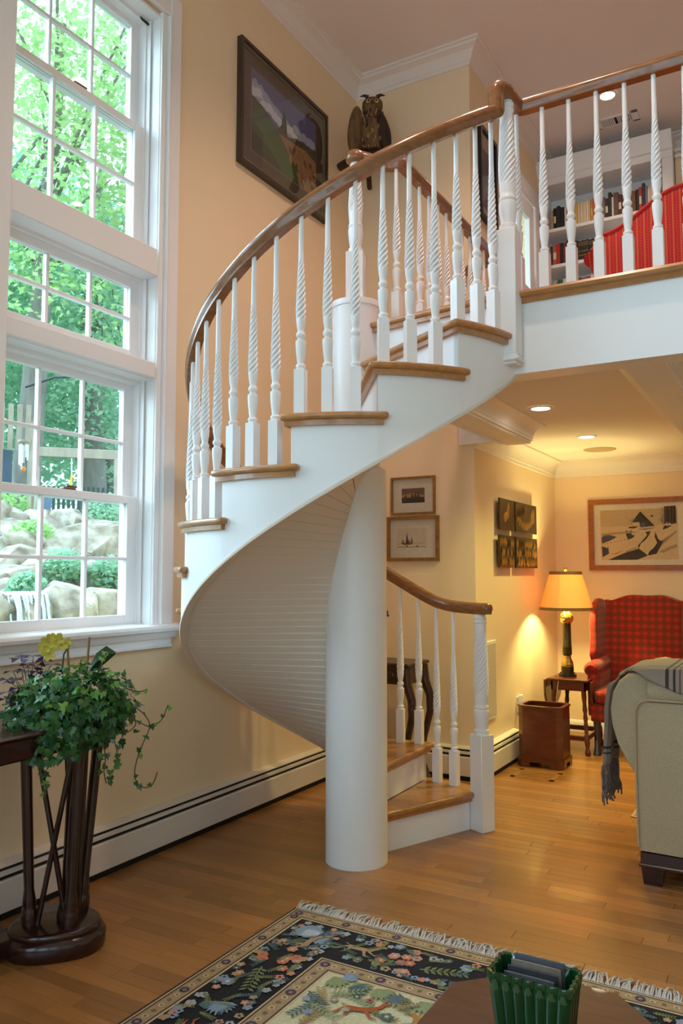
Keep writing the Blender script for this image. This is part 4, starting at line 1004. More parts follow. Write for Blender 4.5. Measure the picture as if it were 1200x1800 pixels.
for x in (-1.66,-1.41): box_obj('stretcher', x-.012, x+.012, 5.95, 6.36, .10, .135, MAHOG, dt, .005)
# ------------------------------------------------------------ table lamp
LX, LY = -1.575, 6.10
lp = thing('table_lamp', (LX, LY, TZ), 'lit bronze table lamp with a lion head column and amber shade', 'lamp')
BRZ = M('dark_bronze', srgb(84,74,44), .35, var=.4, scale=20, metal=.75); BRS = M('brass', srgb(206,166,84), .25, var=.2, scale=16, metal=.9)
m = MB(); m.prism([(LX+.062*cos(pi/8+i*pi/4)*1.05, LY+.062*sin(pi/8+i*pi/4)*1.05) for i in range(8)], TZ, TZ+.018); m.prism([(LX+.056*cos(pi/8+i*pi/4), LY+.056*sin(pi/8+i*pi/4)) for i in range(8)], TZ+.018, TZ+.03)
m.build('plinth', M('black_base', srgb(36,28,22), .3, coat=.3), lp)
m = MB(); m.lathe([(.044,TZ+.03),(.046,TZ+.05),(.045,TZ+.066),(.048,TZ+.07),(.045,TZ+.074)], LX, LY, 28); m.build('drum', BRZ, lp)
m = MB(); m.lathe([(.044,TZ+.074),(.046,TZ+.085),(.043,TZ+.105),(.032,TZ+.125),(.027,TZ+.14),(.03,TZ+.146),(.026,TZ+.152)], LX, LY, 32, lambda z: (8,.12,0)); m.build('lobed_foot', BRS, lp, smooth=60)
m = MB(); m.lathe([(.026,TZ+.152),(.034,TZ+.16),(.035,TZ+.18),(.034,TZ+.215),(.036,TZ+.218),(.0325,TZ+.224),(.031,TZ+.39),(.033,TZ+.395)], LX, LY, 40, lambda z: (12,.10,0) if z > TZ+.22 else (8,.06,0)); m.build('fluted_column', BRZ, lp, smooth=50)
def mane(d): return 1+.10*sin(7*math.atan2(d.y,d.x)+5*d.z)*(.4 if d.y < -.6 else 1)
m = MB().ball((LX,LY,TZ+.43), (.046,.046,.05), 36, 20, fn=mane); m.build('lion_mane', BRS, lp, smooth=60)
m = MB().ball((LX-.004,LY-.036,TZ+.428), (.024,.02,.03), 14, 10); m.ball((LX-.006,LY-.054,TZ+.415), (.012,.014,.012), 12, 8); m.ball((LX-.004,LY-.05,TZ+.398), (.012,.01,.008), 10, 6)
m.ball((LX-.016,LY-.05,TZ+.44), (.007,.006,.005), 8, 6); m.ball((LX+.007,LY-.052,TZ+.44), (.007,.006,.005), 8, 6); m.build('lion_face', BRS, lp, smooth=60)
m = MB(); m.lathe([(.008,TZ+.47),(.008,TZ+.56),(.014,TZ+.565),(.014,TZ+.60),(.003,TZ+.605),(.003,TZ+.79),(.0,TZ+.79)], LX, LY, 12); m.build('stem', BRS, lp)
SHB, SHT = 1.030, 1.312
shade = bpy.data.materials.new('lamp_shade_cloth'); shade.use_nodes = True; nt = shade.node_tree; N = nt.nodes
N.remove(N['Principled BSDF']); df = N.new('ShaderNodeBsdfDiffuse'); df.inputs['Color'].default_value = (.80,.62,.38,1); tl = N.new('ShaderNodeBsdfTranslucent'); tl.inputs['Color'].default_value = (.88,.40,.13,1)
mxs = N.new('ShaderNodeMixShader'); mxs.inputs['Fac'].default_value = .55; nt.links.new(df.outputs[0], mxs.inputs[1]); nt.links.new(tl.outputs[0], mxs.inputs[2]); nt.links.new(mxs.outputs[0], N['Material Output'].inputs['Surface'])
def shade_ring(z): u = (z-SHB)/(SHT-SHB); return .196+(.115-.196)*u
def shell(prof, n=48):
    m = MB(); vs = [(LX+r*cos(2*pi*i/n), LY+r*sin(2*pi*i/n), z) for r, z in prof for i in range(n)]; k = len(prof)
    return m.add(vs, [(j*n+i, j*n+(i+1)%n, ((j+1)%k)*n+(i+1)%n, ((j+1)%k)*n+i) for j in range(k) for i in range(n)])
so_ = shell([(shade_ring(SHB),SHB),(shade_ring(SHT),SHT),(shade_ring(SHT)-.002,SHT),(shade_ring(SHB)-.002,SHB)]).build('shade', shade, lp, smooth=40)
band = M('shade_braid', srgb(120,92,58), .8, var=.3, scale=60)
shell([(.199,SHB-.004),(.194,SHB+.018),(.191,SHB+.018),(.195,SHB-.004)]).build('shade_trim', band, so_); shell([(.122,SHT-.020),(.118,SHT+.003),(.113,SHT+.003),(.117,SHT-.020)]).build('shade_trim', band, so_)
m = MB(); m.lathe([(.004,SHT+.0),(.01,SHT+.008),(.014,SHT+.02),(.012,SHT+.03),(.005,SHT+.036),(.006,SHT+.042),(.0,SHT+.048)], LX, LY, 14); m.build('finial', BRS, lp)
MB().ball((LX,LY,TZ+.64), (.028,.028,.038), 14, 10).build('bulb', emit('bulb_glow', (1,.75,.42), 12), lp)
point_light('bulb_light', (LX, LY, TZ+.64+.0), 64, (1,.86,.32), .045, lp)
MB().tube([(LX-.05,LY-.02,TZ+.006),(LX-.10,LY-.06,TZ+.005),(-1.60,5.935,TZ-.02),(-1.615,5.93,TZ-.12),(-1.64,5.96,.2),(-1.75,6.0,.05)], .003, 6).build('cord', M('cord_cream', srgb(206,176,116), .6), lp)
# ------------------------------------------------------------ wooden wastebasket
wb = thing('wastebasket', (-1.6, 5.53, 0), 'tall mahogany box wastebasket with canted corners beside the drop-leaf table', 'wastebasket')
bx0, bx1, by0, by1, bz = -1.745, -1.445, 5.41, 5.66, .395
def oct_(ins, c=.035): 
    a,b,cc,d = bx0+ins, bx1-ins, by0+ins, by1-ins
    return [(a+c,cc),(b-c,cc),(b,cc+c),(b,d-c),(b-c,d),(a+c,d),(a,d-c),(a,cc+c)]
def ringwall(o, i_, z0, z1):
    n = len(o); vs = [(x,y,z0) for x,y in o]+[(x,y,z1) for x,y in o]+[(x,y,z1) for x,y in i_]+[(x,y,z0) for x,y in i_]; fs = []
    for k in range(n):
        j = (k+1)%n; fs += [(k,j,n+j,n+k),(n+k,n+j,2*n+j,2*n+k),(2*n+k,2*n+j,3*n+j,3*n+k),(3*n+k,3*n+j,j,k)]
    return MB().add(vs, fs)
ringwall(oct_(0), oct_(.014,.03), .05, bz).build('wall', MAHOG, wb, smooth=0)
ringwall(oct_(-.006), oct_(.02,.03), bz, bz+.012).build('rim', MAHOG, wb, smooth=0)
MB().prism(oct_(.01), .05, .06).build('bottom', MAHOG, wb, smooth=0)
ringwall(oct_(-.010), oct_(.01,.03), .035, .062).build('base_moulding', MAHOG, wb, smooth=0)
for x, y, dx, dy in ((bx0,by0,1,1),(bx1,by0,-1,1),(bx0,by1,1,-1),(bx1,by1,-1,-1)):
    m = MB(); m.prism([(x+dx*.02,y-dy*.008),(x+dx*.085,y-dy*.008),(x+dx*.075,y+dy*.012),(x+dx*.012,y+dy*.075),(x-dx*.008,y+dy*.085),(x-dx*.008,y+dy*.02)], 0, .036); m.build('bracket_foot', MAHOG, wb, smooth=0)
# floor grille
fv = thing('floor_register', (-1.53, 5.2, 0), 'oak floor register flush with the boards in front of the wastebasket', 'vent')
m = MB(); fx0, fx1, fy0, fy1 = -1.70, -1.42, 5.10, 5.33
m.cbox(fx0,fx1,fy0,fy0+.03,0,.004,.001); m.cbox(fx0,fx1,fy1-.03,fy1,0,.004,.001); m.cbox(fx0,fx0+.03,fy0,fy1,0,.004,.001); m.cbox(fx1-.03,fx1,fy0,fy1,0,.004,.001); m.build('frame', OAKT, fv)
box_obj('slot_backing', fx0+.02, fx1-.02, fy0+.02, fy1-.02, .0005, .001, M('register_brown', srgb(110,60,34), .6), fv)
for i in range(4): box_obj('bar', fx0+.03, fx1-.03, fy0+.04+.042*i, fy0+.068+.042*i, .001, .004, OAKT, fv, .001)
# ------------------------------------------------------------ plaid wing chair
wc = thing('wing_chair', (-1.09, 6.3, 0), 'red tartan wing chair with serpentine top in the far corner', 'armchair')
cx = -1.09
# back: serpentine top panel
n = 25; tops = []
for i in range(n):
    u = -1+2*i/(n-1); x = cx+u*.31; z = 1.085+.055*(.5+.5*cos(u*pi*1.0))-.012*cos(u*pi*2)+.02*(abs(u)**6)
    tops.append((x, z))
poly = [(cx-.26,.35)]+[(cx-.31,.75)]+tops+[(cx+.31,.75)]+[(cx+.26,.35)]
def slab_y(poly, ys, fn=None):
    k = len(poly); vs = []; cxm = sum(p[0] for p in poly)/k; czm = sum(p[1] for p in poly)/k
    for y, s_ in ys:
        for x, z in poly: vs.append((cxm+(x-cxm)*s_, y+.14*(z-.4)*1.0, czm+(z-czm)*s_))
    m = MB(); L_ = len(ys)
    return m.add(vs, [tuple(range(k-1,-1,-1)), tuple((L_-1)*k+i for i in range(k))]+[(j*k+i,j*k+(i+1)%k,(j+1)*k+(i+1)%k,(j+1)*k+i) for j in range(L_-1) for i in range(k)])
slab_y(poly, [(6.47,.965),(6.485,.99),(6.52,1.0),(6.57,1.0),(6.60,.97)]).build('backrest', TARTAN, wc, smooth=55)
def wing(s_):
    # side profile (y,z) of wing, thick along x
    pr = [(6.53,.62),(6.20,.63),(6.24,.72),(6.27,.82),(6.25,.93),(6.26,1.02),(6.33,1.09),(6.44,1.115),(6.64,1.105),(6.60,.62)]
    k = len(pr); vs = []
    xs = [(.335,.93),(.345,1.0),(.295,1.0),(.283,.93)]
    cy = 6.43; cz = .86
    for xx, sc2 in xs:
        for y, z in pr: vs.append((cx+s_*(xx+ .05*max(0,(6.53-y))*1.0*(1)), cy+(y-cy)*sc2, cz+(z-cz)*sc2))
    m = MB(); m.add(vs, [tuple(range(k)), tuple(3*k+i for i in range(k))]+[(j*k+i,j*k+(i+1)%k,(j+1)*k+(i+1)%k,(j+1)*k+i) for j in range(3) for i in range(k)])
    o = m.build('wing', TARTAN, wc, smooth=60); md = o.modifiers.new('sub', 'SUBSURF'); md.levels = 1; md.render_levels = 1
for s_ in (-1, 1):
    wing(s_)
    pts = []
    m = MB(); 
    for k in range(7):
        pass
    # arm: scrolled roll plus outer panel
    m.tube([(cx+s_*.30, 6.03, .595),(cx+s_*.302,6.05,.60),(cx+s_*.305,6.2,.605),(cx+s_*.305,6.55,.62)], lambda u: .052*(min(1,.75+u*20)), 16)
    m.soft(min(cx+s_*.255,cx+s_*.335), max(cx+s_*.255,cx+s_*.335), 6.04, 6.6, .26, .60, .025)
    m.build('arm', TARTAN, wc, smooth=60)
MB().soft(cx-.27, cx+.27, 5.95, 6.5, .36, .47, .04, puff=.015).build('seat_cushion', TARTAN, wc, smooth=60)
MB().soft(cx-.30, cx+.30, 5.97, 6.6, .23, .375, .025).build('seat_frame', TARTAN, wc, smooth=60)
for x, y, dy in ((cx-.26,6.02,-.02),(cx+.26,6.02,-.02),(cx-.25,6.56,.05),(cx+.25,6.56,.05)):
    MB().tube([(x,y,.26),(x,y-.0,.14),(x*1.0,y+dy*.6,.06),(x,y+dy,0)], lambda u: .028-.010*sin(u*pi)+.002*u, 10).build('leg', DARKW, wc)
# ------------------------------------------------------------ linen sofa seen from its back corner
sf = thing('sofa', (.1, 4.0, 0), 'beige linen rolled-arm sofa with dark wooden base at the right edge', 'sofa')
SX0, SX1, SY0, SY1 = -.655, 1.25, 3.63, 4.45
# rolled arm outline in x,z
arm = [(-.635,.30),(-.66,.44),(-.70,.50),(-.735,.57),(-.757,.65),(-.762,.72),(-.75,.785),(-.725,.835),(-.69,.865),(-.64,.875),(-.58,.862),(-.54,.82),(-.535,.74),(-.55,.60),(-.55,.30)]
def roll(outline, y0, y1, r=.03):
    k = len(outline); cxm = -.645; czm = .62; vs = []
    lay = [(y0+r,1.0),(y0+r*.35,.985),(y0,.95)]
    lay = [(y0,.93),(y0+r*.3,.975),(y0+r,1.0),(y1-r,1.0),(y1-r*.3,.975),(y1,.93)]
    for y, s_ in lay:
        for x, z in outline: vs.append((cxm+(x-cxm)*s_, y, czm+(z-czm)*s_))
    L_ = len(lay)
    return MB().add(vs, [tuple(range(k-1,-1,-1)), tuple((L_-1)*k+i for i in range(k))]+[(j*k+i,j*k+(i+1)%k,(j+1)*k+(i+1)%k,(j+1)*k+i) for j in range(L_-1) for i in range(k)])
roll(arm, 3.64, SY1).build('arm', LINEN, sf, smooth=60)
r2 = roll(arm, 3.64, SY1); r2.v = [(SX1+SX0-p[0]-.0, p[1], p[2]) for p in r2.v]; r2.build('arm', LINEN, sf, smooth=60)
MB().tube([(-.60,3.675,.80),(-.3,3.675,.815),(.3,3.675,.82),(1.2,3.675,.80)], .066, 18).build('top_roll', LINEN, sf, smooth=60)
MB().soft(-.655, SX1, 3.612, 3.80, .135, .765, .02).build('back_panel', LINEN, sf, smooth=60)
MB().tube([(-.652,3.614,.16),(-.655,3.612,.45),(-.652,3.612,.72),(-.635,3.612,.755),(-.60,3.612,.768),(1.2,3.612,.77)], .0045, 8).build('welt', LINEN, sf)
MB().soft(-.55, 1.15, 3.78, 4.5, .30, .47, .05, puff=.02).build('seat_cushion', LINEN, sf, smooth=60)
MB().soft(-.56, 1.16, 3.75, 4.46, .135, .31, .02).build('seat_base', LINEN, sf, smooth=60)
m = MB(); m.cbox(SX0+.005, SX1, 3.628, SY1, .085, .14, .006); m.cbox(SX0-.002, SX1+.002, 3.62, SY1, .075, .09, .004); m.build('base_rail', DARKW, sf)
for x in (SX0+.05, SX1-.08):
    for y in (3.68, SY1-.08):
        vs = [(x+a*(.045 if z else .036), y+b*(.045 if z else .036), z) for z in (0,.078) for a, b in ((-1,-1),(1,-1),(1,1),(-1,1))]
        MB().add(vs, [(0,3,2,1),(4,5,6,7),(0,1,5,4),(1,2,6,5),(2,3,7,6),(3,0,4,7)]).build('leg', DARKW, sf, smooth=0)
# throw blanket over the arm
tw = thing('throw_blanket', (-.75, 4.1, .6), 'grey fringed throw with dark stripes draped over the sofa arm', 'blanket')
THROW = cloth('throw_wool', srgb(146,132,120), [('Y',.84,.82-.02,.011,srgb(46,38,38),.9),('Y',.84,.822,.009,srgb(46,38,38),.9),('Y',.84,.842,.006,srgb(46,38,38),.8),('X',1.0,.27,.014,srgb(46,38,38),.9),('X',1.0,.242,.010,srgb(46,38,38),.9),('X',1.0,.22,.006,srgb(90,50,46),.8),('Z',.5,.335,.012,srgb(46,38,38),.9),('Z',.5,.36,.008,srgb(46,38,38),.9)], bump=.3)
def drape(u, v):
    # u across: from the right (inner) over the top and down the outer side; v along y, the first part hanging over the back face
    path = [(-.05,.903),(-.30,.903),(-.48,.902),(-.60,.899),(-.69,.888),(-.748,.852),(-.784,.79),(-.797,.70),(-.80,.60),(-.805,.52),(-.81,.44)]
    k = u*(len(path)-1); i = min(int(k), len(path)-2); f = k-i
    x = path[i][0]*(1-f)+path[i+1][0]*f; z = path[i][1]*(1-f)+path[i+1][1]*f
    y0 = 3.598+.20*min(1,max(0,(u-.30)/.22)); y1 = 4.02+.10*(1-u); drop = .17*max(0,1-u/.36)
    if v < .25:
        t = v/.25; y = y0+.02*t*t; z -= drop*(1-t)+.020*max(0,1-u/.36)*(1-t)**2+.012*(1-t)
    else: y = y0+.02+(y1-y0-.02)*(v-.25)/.75
    wv = .008*sin(v*21+u*3)*(.25+.75*u)
    return (x+(wv-.008*(1+sin(v*13)) if u > .55 else 0), y, z+(abs(wv)*.5 if u <= .55 else 0))
m = MB(); m.grid(drape, 44, 40); o = m.build('cloth', THROW, tw, smooth=70, fix=False)
md = o.modifiers.new('thick', 'SOLIDIFY'); md.thickness = .008; md.offset = 1
m = MB(); rf = random.Random(4)
for i in range(46):
    v = i/45; p = Vector(drape(1, v)); l = .15+rf.uniform(-.03,.03)
    q = [p+Vector((rf.uniform(-.004,.004)*k, rf.uniform(-.008,.008)*k, -l*k/4)) for k in range(5)]
    m.tube(q, .0042, 5)
m.build('fringe', M('throw_fringe', srgb(128,114,108), .9, var=.3, scale=40), tw, smooth=50)
pr_ = thing('patterned_rug', (0, 4.7, 0), 'pale woven rug corner peeking out beyond the sofa', 'rug')
m = MB(); m.cbox(-.865, 1.6, 4.58, 5.7, 0.0005, .008, .002); m.build('pile', M('pink_rug', srgb(206,168,150), .9, var=.3, scale=30), pr_)
for i in range(5): box_obj('stripe', -.85, -.75, 4.60+.035*i, 4.612+.035*i, .008, .0088, M('rug_brown', srgb(110,60,50), .9), pr_)
# ------------------------------------------------------------ carved table and flowers behind the stairs
ct = thing('carved_table', (-2.3, 4.66, 0), 'dark carved side table with cabriole legs against the back wall', 'table')
cz_ = .745
CARV = M('carved_wood', srgb(62,28,20), .35, var=.6, scale=34, bump=1.0, coat=.3)
box_obj('top', -2.58, -2.13, 4.50, 4.82, cz_-.022, cz_, CARV, ct, .006)
for (x0,x1,y0,y1) in ((-2.56,-2.15,4.515,4.53),(-2.165,-2.15,4.52,4.80),(-2.56,-2.545,4.52,4.80)):
    m = MB(); m.cbox(x0,x1,y0,y1,cz_-.13,cz_-.02,.004); m.build('apron', CARV, ct)
for i, x in enumerate((-2.50,-2.42,-2.34,-2.26,-2.19)):
    MB().lathe([(.022,0),(.026,.003),(.018,.008),(.012,.006),(.008,.011),(0,.012)], 0, 0, 14).xf(Matrix.Translation((x,4.515,cz_-.075)) @ Matrix.Rotation(radians(90),4,'X')).build('rosette', CARV, ct)
for x, y, s_, t_ in ((-2.535,4.535,-1,-1),(-2.165,4.535,1,-1),(-2.535,4.79,-1,0),(-2.165,4.79,1,0)):
    MB().tube([(x,y,cz_-.03),(x+s_*.015,y+t_*.01,cz_-.13),(x+s_*.05,y+t_*.02,cz_-.22),(x+s_*.05,y+t_*.02,cz_-.32),(x+s_*.01,y,cz_-.48),(x-s_*.01,y,cz_-.62),(x+s_*.02,y+t_*.01,.03),(x+s_*.035,y+t_*.02,0)], lambda u: .034-.016*min(1,u*1.6)+.012*max(0,u-.8)*5, 12).build('leg', CARV, ct, smooth=60)
fl = thing('flower_vase', (-2.41, 4.66, cz_), 'purple flower spike in a small vase half hidden by the column', 'flowers')
MB().lathe([(.03,cz_),(.042,cz_+.03),(.038,cz_+.07),(.02,cz_+.11),(.024,cz_+.13)], -2.41, 4.66, 18).build('vase', M('vase_glaze', srgb(150,130,100), .2, coat=.5), fl)
MB().tube([(-2.41,4.66,cz_+.1),(-2.405,4.66,cz_+.22),(-2.395,4.66,cz_+.30)], .004, 6).build('stem', M('stem_green', srgb(70,92,48), .6), fl)
rf = random.Random(8); pur = M('purple_petal', srgb(78,56,132), .6, var=.3, scale=40)
for i in range(34):
    h = rf.random(); a = rf.uniform(0,2*pi); r = .036*(1-h*.5)
    MB().ball((-2.385+r*cos(a), 4.66+r*sin(a), cz_+.27+.1*h), (.010,.010,.008), 7, 5).build('floret', pur, fl, smooth=60)

# ------------------------------------------------------------ oriental rug
rg = thing('oriental_rug', (-.6, 1.5, 0), 'oriental rug with black floral border, animals and white fringe', 'rug')
RX0, RX1, RY0, RY1, RZ = -1.765, .55, -.3, 2.70, .009
RUGM = M('rug_wool', (1,1,1), .95, var=.22, scale=150, attr='Col', bump=.3)
box_obj('foundation', RX0, RX1, RY0, RY1, .0005, RZ-.0005, M('rug_edge', srgb(120,96,74), .95, var=.3, scale=80), rg)
cr, tn, bk, fd = srgb(208,186,148), srgb(176,148,112), srgb(26,24,32), srgb(214,206,168)
bl, sal, gn, br_, rst, gb = srgb(136,158,182), srgb(204,140,112), srgb(120,128,84), srgb(150,118,84), srgb(176,92,48), srgb(84,110,112)
def ring(i): return rect(RX0+i, RY0+i, RX1-i, RY1-i)
SH = [(srgb(60,50,50), ring(0)), (cr, ring(.008)), (srgb(70,52,46), ring(.014)), (tn, ring(.02)), (srgb(70,52,46), ring(.064)), (cr, ring(.07)), (bk, ring(.078)), (cr, ring(.30)), (srgb(70,52,46), ring(.306)), (tn, ring(.312)), (srgb(70,52,46), ring(.362)), (cr, ring(.368)), (fd, ring(.378))]
rr = random.Random(21)
MOT = []
def put(c, pts): MOT.append((c, pts))
def flower(x, y, s, c, c2, n=6):
    for i in range(n):
        a = 2*pi*i/n+.3; put(c, circ(x+s*.62*cos(a), y+s*.62*sin(a), s*.42, 7))
    put(c2, circ(x, y, s*.34, 7))
def spray(x, y, s, c, ang, n=5):
    for i in range(-n, n+1):
        a = ang+i*.25; l = s*(1-abs(i)*.06); w_ = s*.10
        put(c, [(x,y),(x+l*.6*cos(a)-w_*sin(a), y+l*.6*sin(a)+w_*cos(a)),(x+l*cos(a), y+l*sin(a)),(x+l*.6*cos(a)+w_*sin(a), y+l*.6*sin(a)-w_*cos(a))])
def deer(x, y, s, c, ang, mir=1):
    base = [[(-.5,.05),(-.42,.22),(-.1,.2),(.22,.24),(.42,.36),(.5,.3),(.4,.1),(.1,.0),(-.3,-.02)], [(.4,.32),(.52,.55),(.72,.58),(.74,.5),(.6,.44),(.52,.26)], [(-.45,.1),(-.62,-.18),(-.8,-.22),(-.66,-.1),(-.5,.12)], [(-.36,.02),(-.4,-.25),(-.52,-.38),(-.33,-.24),(-.26,.02)], [(.22,.05),(.34,-.2),(.56,-.26),(.3,-.28),(.1,.03)], [(.34,.1),(.55,-.05),(.76,-.02),(.6,-.12),(.3,.02)], [(.53,.55),(.47,.74),(.57,.58)], [(-.5,.2),(-.64,.3),(-.46,.26)]]
    for p in base: put(c, [(x+s*(mir*a*cos(ang)-b*sin(ang)), y+s*(mir*a*sin(ang)+b*cos(ang))) for a, b in p])
def leafspray(x, y, s, c, ang):
    put(c, [(x-s*cos(ang)-.004*sin(ang), y-s*sin(ang)+.004*cos(ang)), (x+s*cos(ang), y+s*sin(ang)), (x-s*cos(ang)+.004*sin(ang), y-s*sin(ang)-.004*cos(ang))])
    for i in range(-3, 4):
        for sd_ in (-1, 1):
            px, py = x+s*i*.28*cos(ang), y+s*i*.28*sin(ang); a = ang+sd_*.9; l = s*.45; w_ = s*.09
            put(c, [(px,py),(px+l*.5*cos(a)-w_*sin(a), py+l*.5*sin(a)+w_*cos(a)),(px+l*cos(a), py+l*sin(a)),(px+l*.5*cos(a)+w_*sin(a), py+l*.5*sin(a)-w_*cos(a))])
# border bands: small rosettes
def edge_walk(inset, step):
    pts = []; 
    n = int((RX1-RX0-2*inset)/step)
    for i in range(n+1): pts.append((RX0+inset+i*(RX1-RX0-2*inset)/n, RY1-inset))
    n = int((RY1-RY0-2*inset)/step)
    for i in range(1, n+1): pts.append((RX0+inset, RY1-inset-i*(RY1-RY0-2*inset)/n))
    return pts
for ins, sz in ((.042,.011),(.337,.012)):
    for i, (x, y) in enumerate(edge_walk(ins, .034)):
        if y < .9: continue
        if i % 6 == 0: put(srgb(70,66,92), circ(x, y, sz*1.5, 8)); put(srgb(170,120,104), circ(x, y, sz*.7, 6))
        elif i % 2: put(cr, circ(x, y, sz*.95, 7)); put(srgb(130,104,78), circ(x, y, sz*.5, 6))
        else: put(srgb(130,104,78), blob(x, y, sz*.8, sz*.8, rr, 6))
# black border motifs along the far edge and the left edge
def border(t, along, cen):
    return (RX0+t, RY1-cen) if along == 'x' else (RX0+cen, RY1-t)
for along, ang in (('x',0.0),('y',-pi/2)):
    t = .20; k = 0
    while t < 1.5:
        x, y = border(t, along, .19); kind = (k+(0 if along == 'x' else 1)) % 4
        if kind == 0: spray(*border(t,along,.19), .08, bl, ang+.4); spray(*border(t+.05,along,.14), .05, gb, ang+2.2,3)
        elif kind == 1: deer(*border(t+.02,along,.195), .11, tn if k < 3 else rst, ang, 1 if k % 2 else -1)
        elif kind == 2:
            for q in range(9):
                p = border(t+rr.uniform(-.07,.07), along, .19+rr.uniform(-.085,.085)); flower(*p, .02, rr.choice([sal,srgb(206,120,90),srgb(196,150,140)]), rr.choice([cr,br_]))
        else:
            leafspray(*border(t,along,.19), .075, gn, ang+.3); flower(*border(t+.06,along,.13), .024, bl, srgb(210,200,190))
        for q in range(13):
            p = border(t+rr.uniform(-.085,.085), along, .19+rr.choice([-1,1])*rr.uniform(.06,.095)); flower(*p, rr.uniform(.012,.018), rr.choice([bl,sal,gb,tn,srgb(170,178,190)]), rr.choice([cr,bk,sal]), 5)
        for q in range(7):
            p = border(t+rr.uniform(-.09,.09), along, .19+rr.uniform(-.09,.09)); leafspray(*p, .03, rr.choice([gn,gb]), rr.uniform(0,6.28))
        t += .165; k += 1
flower(*border(.165,'x',.165), .05, bl, srgb(196,204,214), 8); spray(*border(.19,'x',.19), .06, srgb(186,194,206), 2.2)
# field motifs
fx, fy = RX0+.378, RY1-.378
for i in range(16): spray(fx+.03+.075*i, fy-.02, .085, srgb(146,156,112), -.5-rr.random()*.6, 3)
deer(fx+.20, fy-.16, .11, rst, .25); deer(fx+.43, fy-.19, .15, srgb(186,128,62), -.15, -1); deer(fx+.75, fy-.24, .14, rst, .1); deer(fx+.10, fy-.55, .13, srgb(186,128,62), .2); deer(fx+.36, fy-.7, .14, rst, -.2)
spray(fx+.57, fy-.19, .13, srgb(150,168,190), -1.4, 6); spray(fx+.62, fy-.16, .10, srgb(176,110,104), -1.2, 3); spray(fx+.30, fy-.06, .08, srgb(96,110,120), 2.8, 2); spray(fx+.10, fy-.06, .08, gb, .3, 2); spray(fx+.06, fy-.03, .07, bl, 1.0, 2)
for i in range(260):
    x, y = fx+.03+rr.random()*1.1, fy-.05-rr.random()*1.1
    r = rr.random()
    if r < .35: flower(x, y, rr.uniform(.012,.024), rr.choice([bl,srgb(190,96,104),srgb(160,150,130),gb,srgb(208,170,120)]), rr.choice([cr,bk,fd]), 5)
    elif r < .75: leafspray(x, y, rr.uniform(.035,.06), rr.choice([gn,srgb(150,160,120),srgb(170,140,90),gb]), rr.uniform(0,6.28))
    else: spray(x, y, rr.uniform(.03,.05), rr.choice([bl,srgb(180,170,150),srgb(150,168,190)]), rr.uniform(0,6.28), 2)
m = MB()
for i, (c, p) in enumerate(SH): m.add([(x, y, RZ+.00012*i) for x, y in p], [tuple(range(len(p)))], c)
z0 = RZ+.00012*len(SH)
for i, (c, p) in enumerate(MOT): 
    if all(RX0 < x < RX1 and RY0 < y < RY1 for x, y in p): m.add([(x, y, z0+.0000012*i) for x, y in p], [tuple(range(len(p)))], c)
m.build('woven_pattern', RUGM, rg, smooth=0, fix=False)
m = MB(); rf = random.Random(6)
for i in range(430):
    x = RX0+.004+(RX1-RX0-.008)*i/429; l = .07+rf.uniform(-.018,.02); a = rf.gauss(0,.25)
    if rf.random() < .06: a += rf.choice([-.6,.5])
    h = .006+rf.random()*.012
    q = [(x,RY1-.004,.007),(x+l*.3*sin(a),RY1+l*.3,h+.004),(x+l*.65*sin(a)+rf.gauss(0,.003),RY1+l*.65,h),(x+l*sin(a)+rf.gauss(0,.005),RY1+l*cos(a*.6),.004)]
    m.tube(q, lambda u: .0034*(1-.35*u), 5)
m.build('fringe', M('fringe_cotton', srgb(206,200,196), .9, var=.2, scale=40), rg, smooth=50, kind='stuff')

# ------------------------------------------------------------ octagonal table, ribbed planter, coasters
CTX, CTY, CTZ, OS = -.4725, 1.589, .42, .187
RC = OS/(2*sin(pi/8))
def octo(r): return [(CTX+r*cos(pi/8+i*pi/4), CTY+r*sin(pi/8+i*pi/4)) for i in range(8)]
TW = M('table_walnut', srgb(98,60,44), .35, var=.35, scale=6, stretch=(2,8,4), coat=.25)
cf = thing('octagonal_table', (CTX, CTY, 0), 'low octagonal walnut table on the rug at the bottom edge', 'table')
o = MB().prism(octo(RC), CTZ-.022, CTZ).build('top', TW, cf, smooth=0); bevel(o, .004, 2)
for i in range(8):
    a, b = octo(RC*.86)[i], octo(RC*.86)[(i+1)%8]; d = (Vector(b)-Vector(a)); nrm = Vector((d.y,-d.x)).normalized()*.012
    MB().prism([a, b, (b[0]-nrm.x,b[1]-nrm.y), (a[0]-nrm.x,a[1]-nrm.y)], RZ+.003, CTZ-.022).build('side_panel', TW, cf, smooth=0)
pl = thing('ribbed_planter', (-.476, 1.554, CTZ), 'green glazed ribbed ceramic planter standing on the octagonal table', 'planter')
GGL = M('green_glaze', srgb(10,66,30), .06, var=.35, scale=9, coat=.6)
px0, px1, py0, py1 = -.553, -.399, 1.511, 1.597
def scallop(ins, amp, taper):
    "rounded rectangle with scalloped ribs"
    x0,x1,y0,y1 = px0+ins+taper, px1-ins-taper, py0+ins+taper*.6, py1-ins-taper*.6; pts = []
    for (ax,ay),(bx,by),nr in (((x0,y0),(x1,y0),7),((x1,y0),(x1,y1),4),((x1,y1),(x0,y1),7),((x0,y1),(x0,y0),4)):
        d = Vector((bx-ax,by-ay)); nn = Vector((d.y,-d.x)).normalized(); N_ = nr*6
        for k in range(N_):
            u = k/N_; s_ = abs(sin(u*nr*pi)); pts.append((ax+d.x*u+nn.x*amp*s_, ay+d.y*u+nn.y*amp*s_))
    return pts
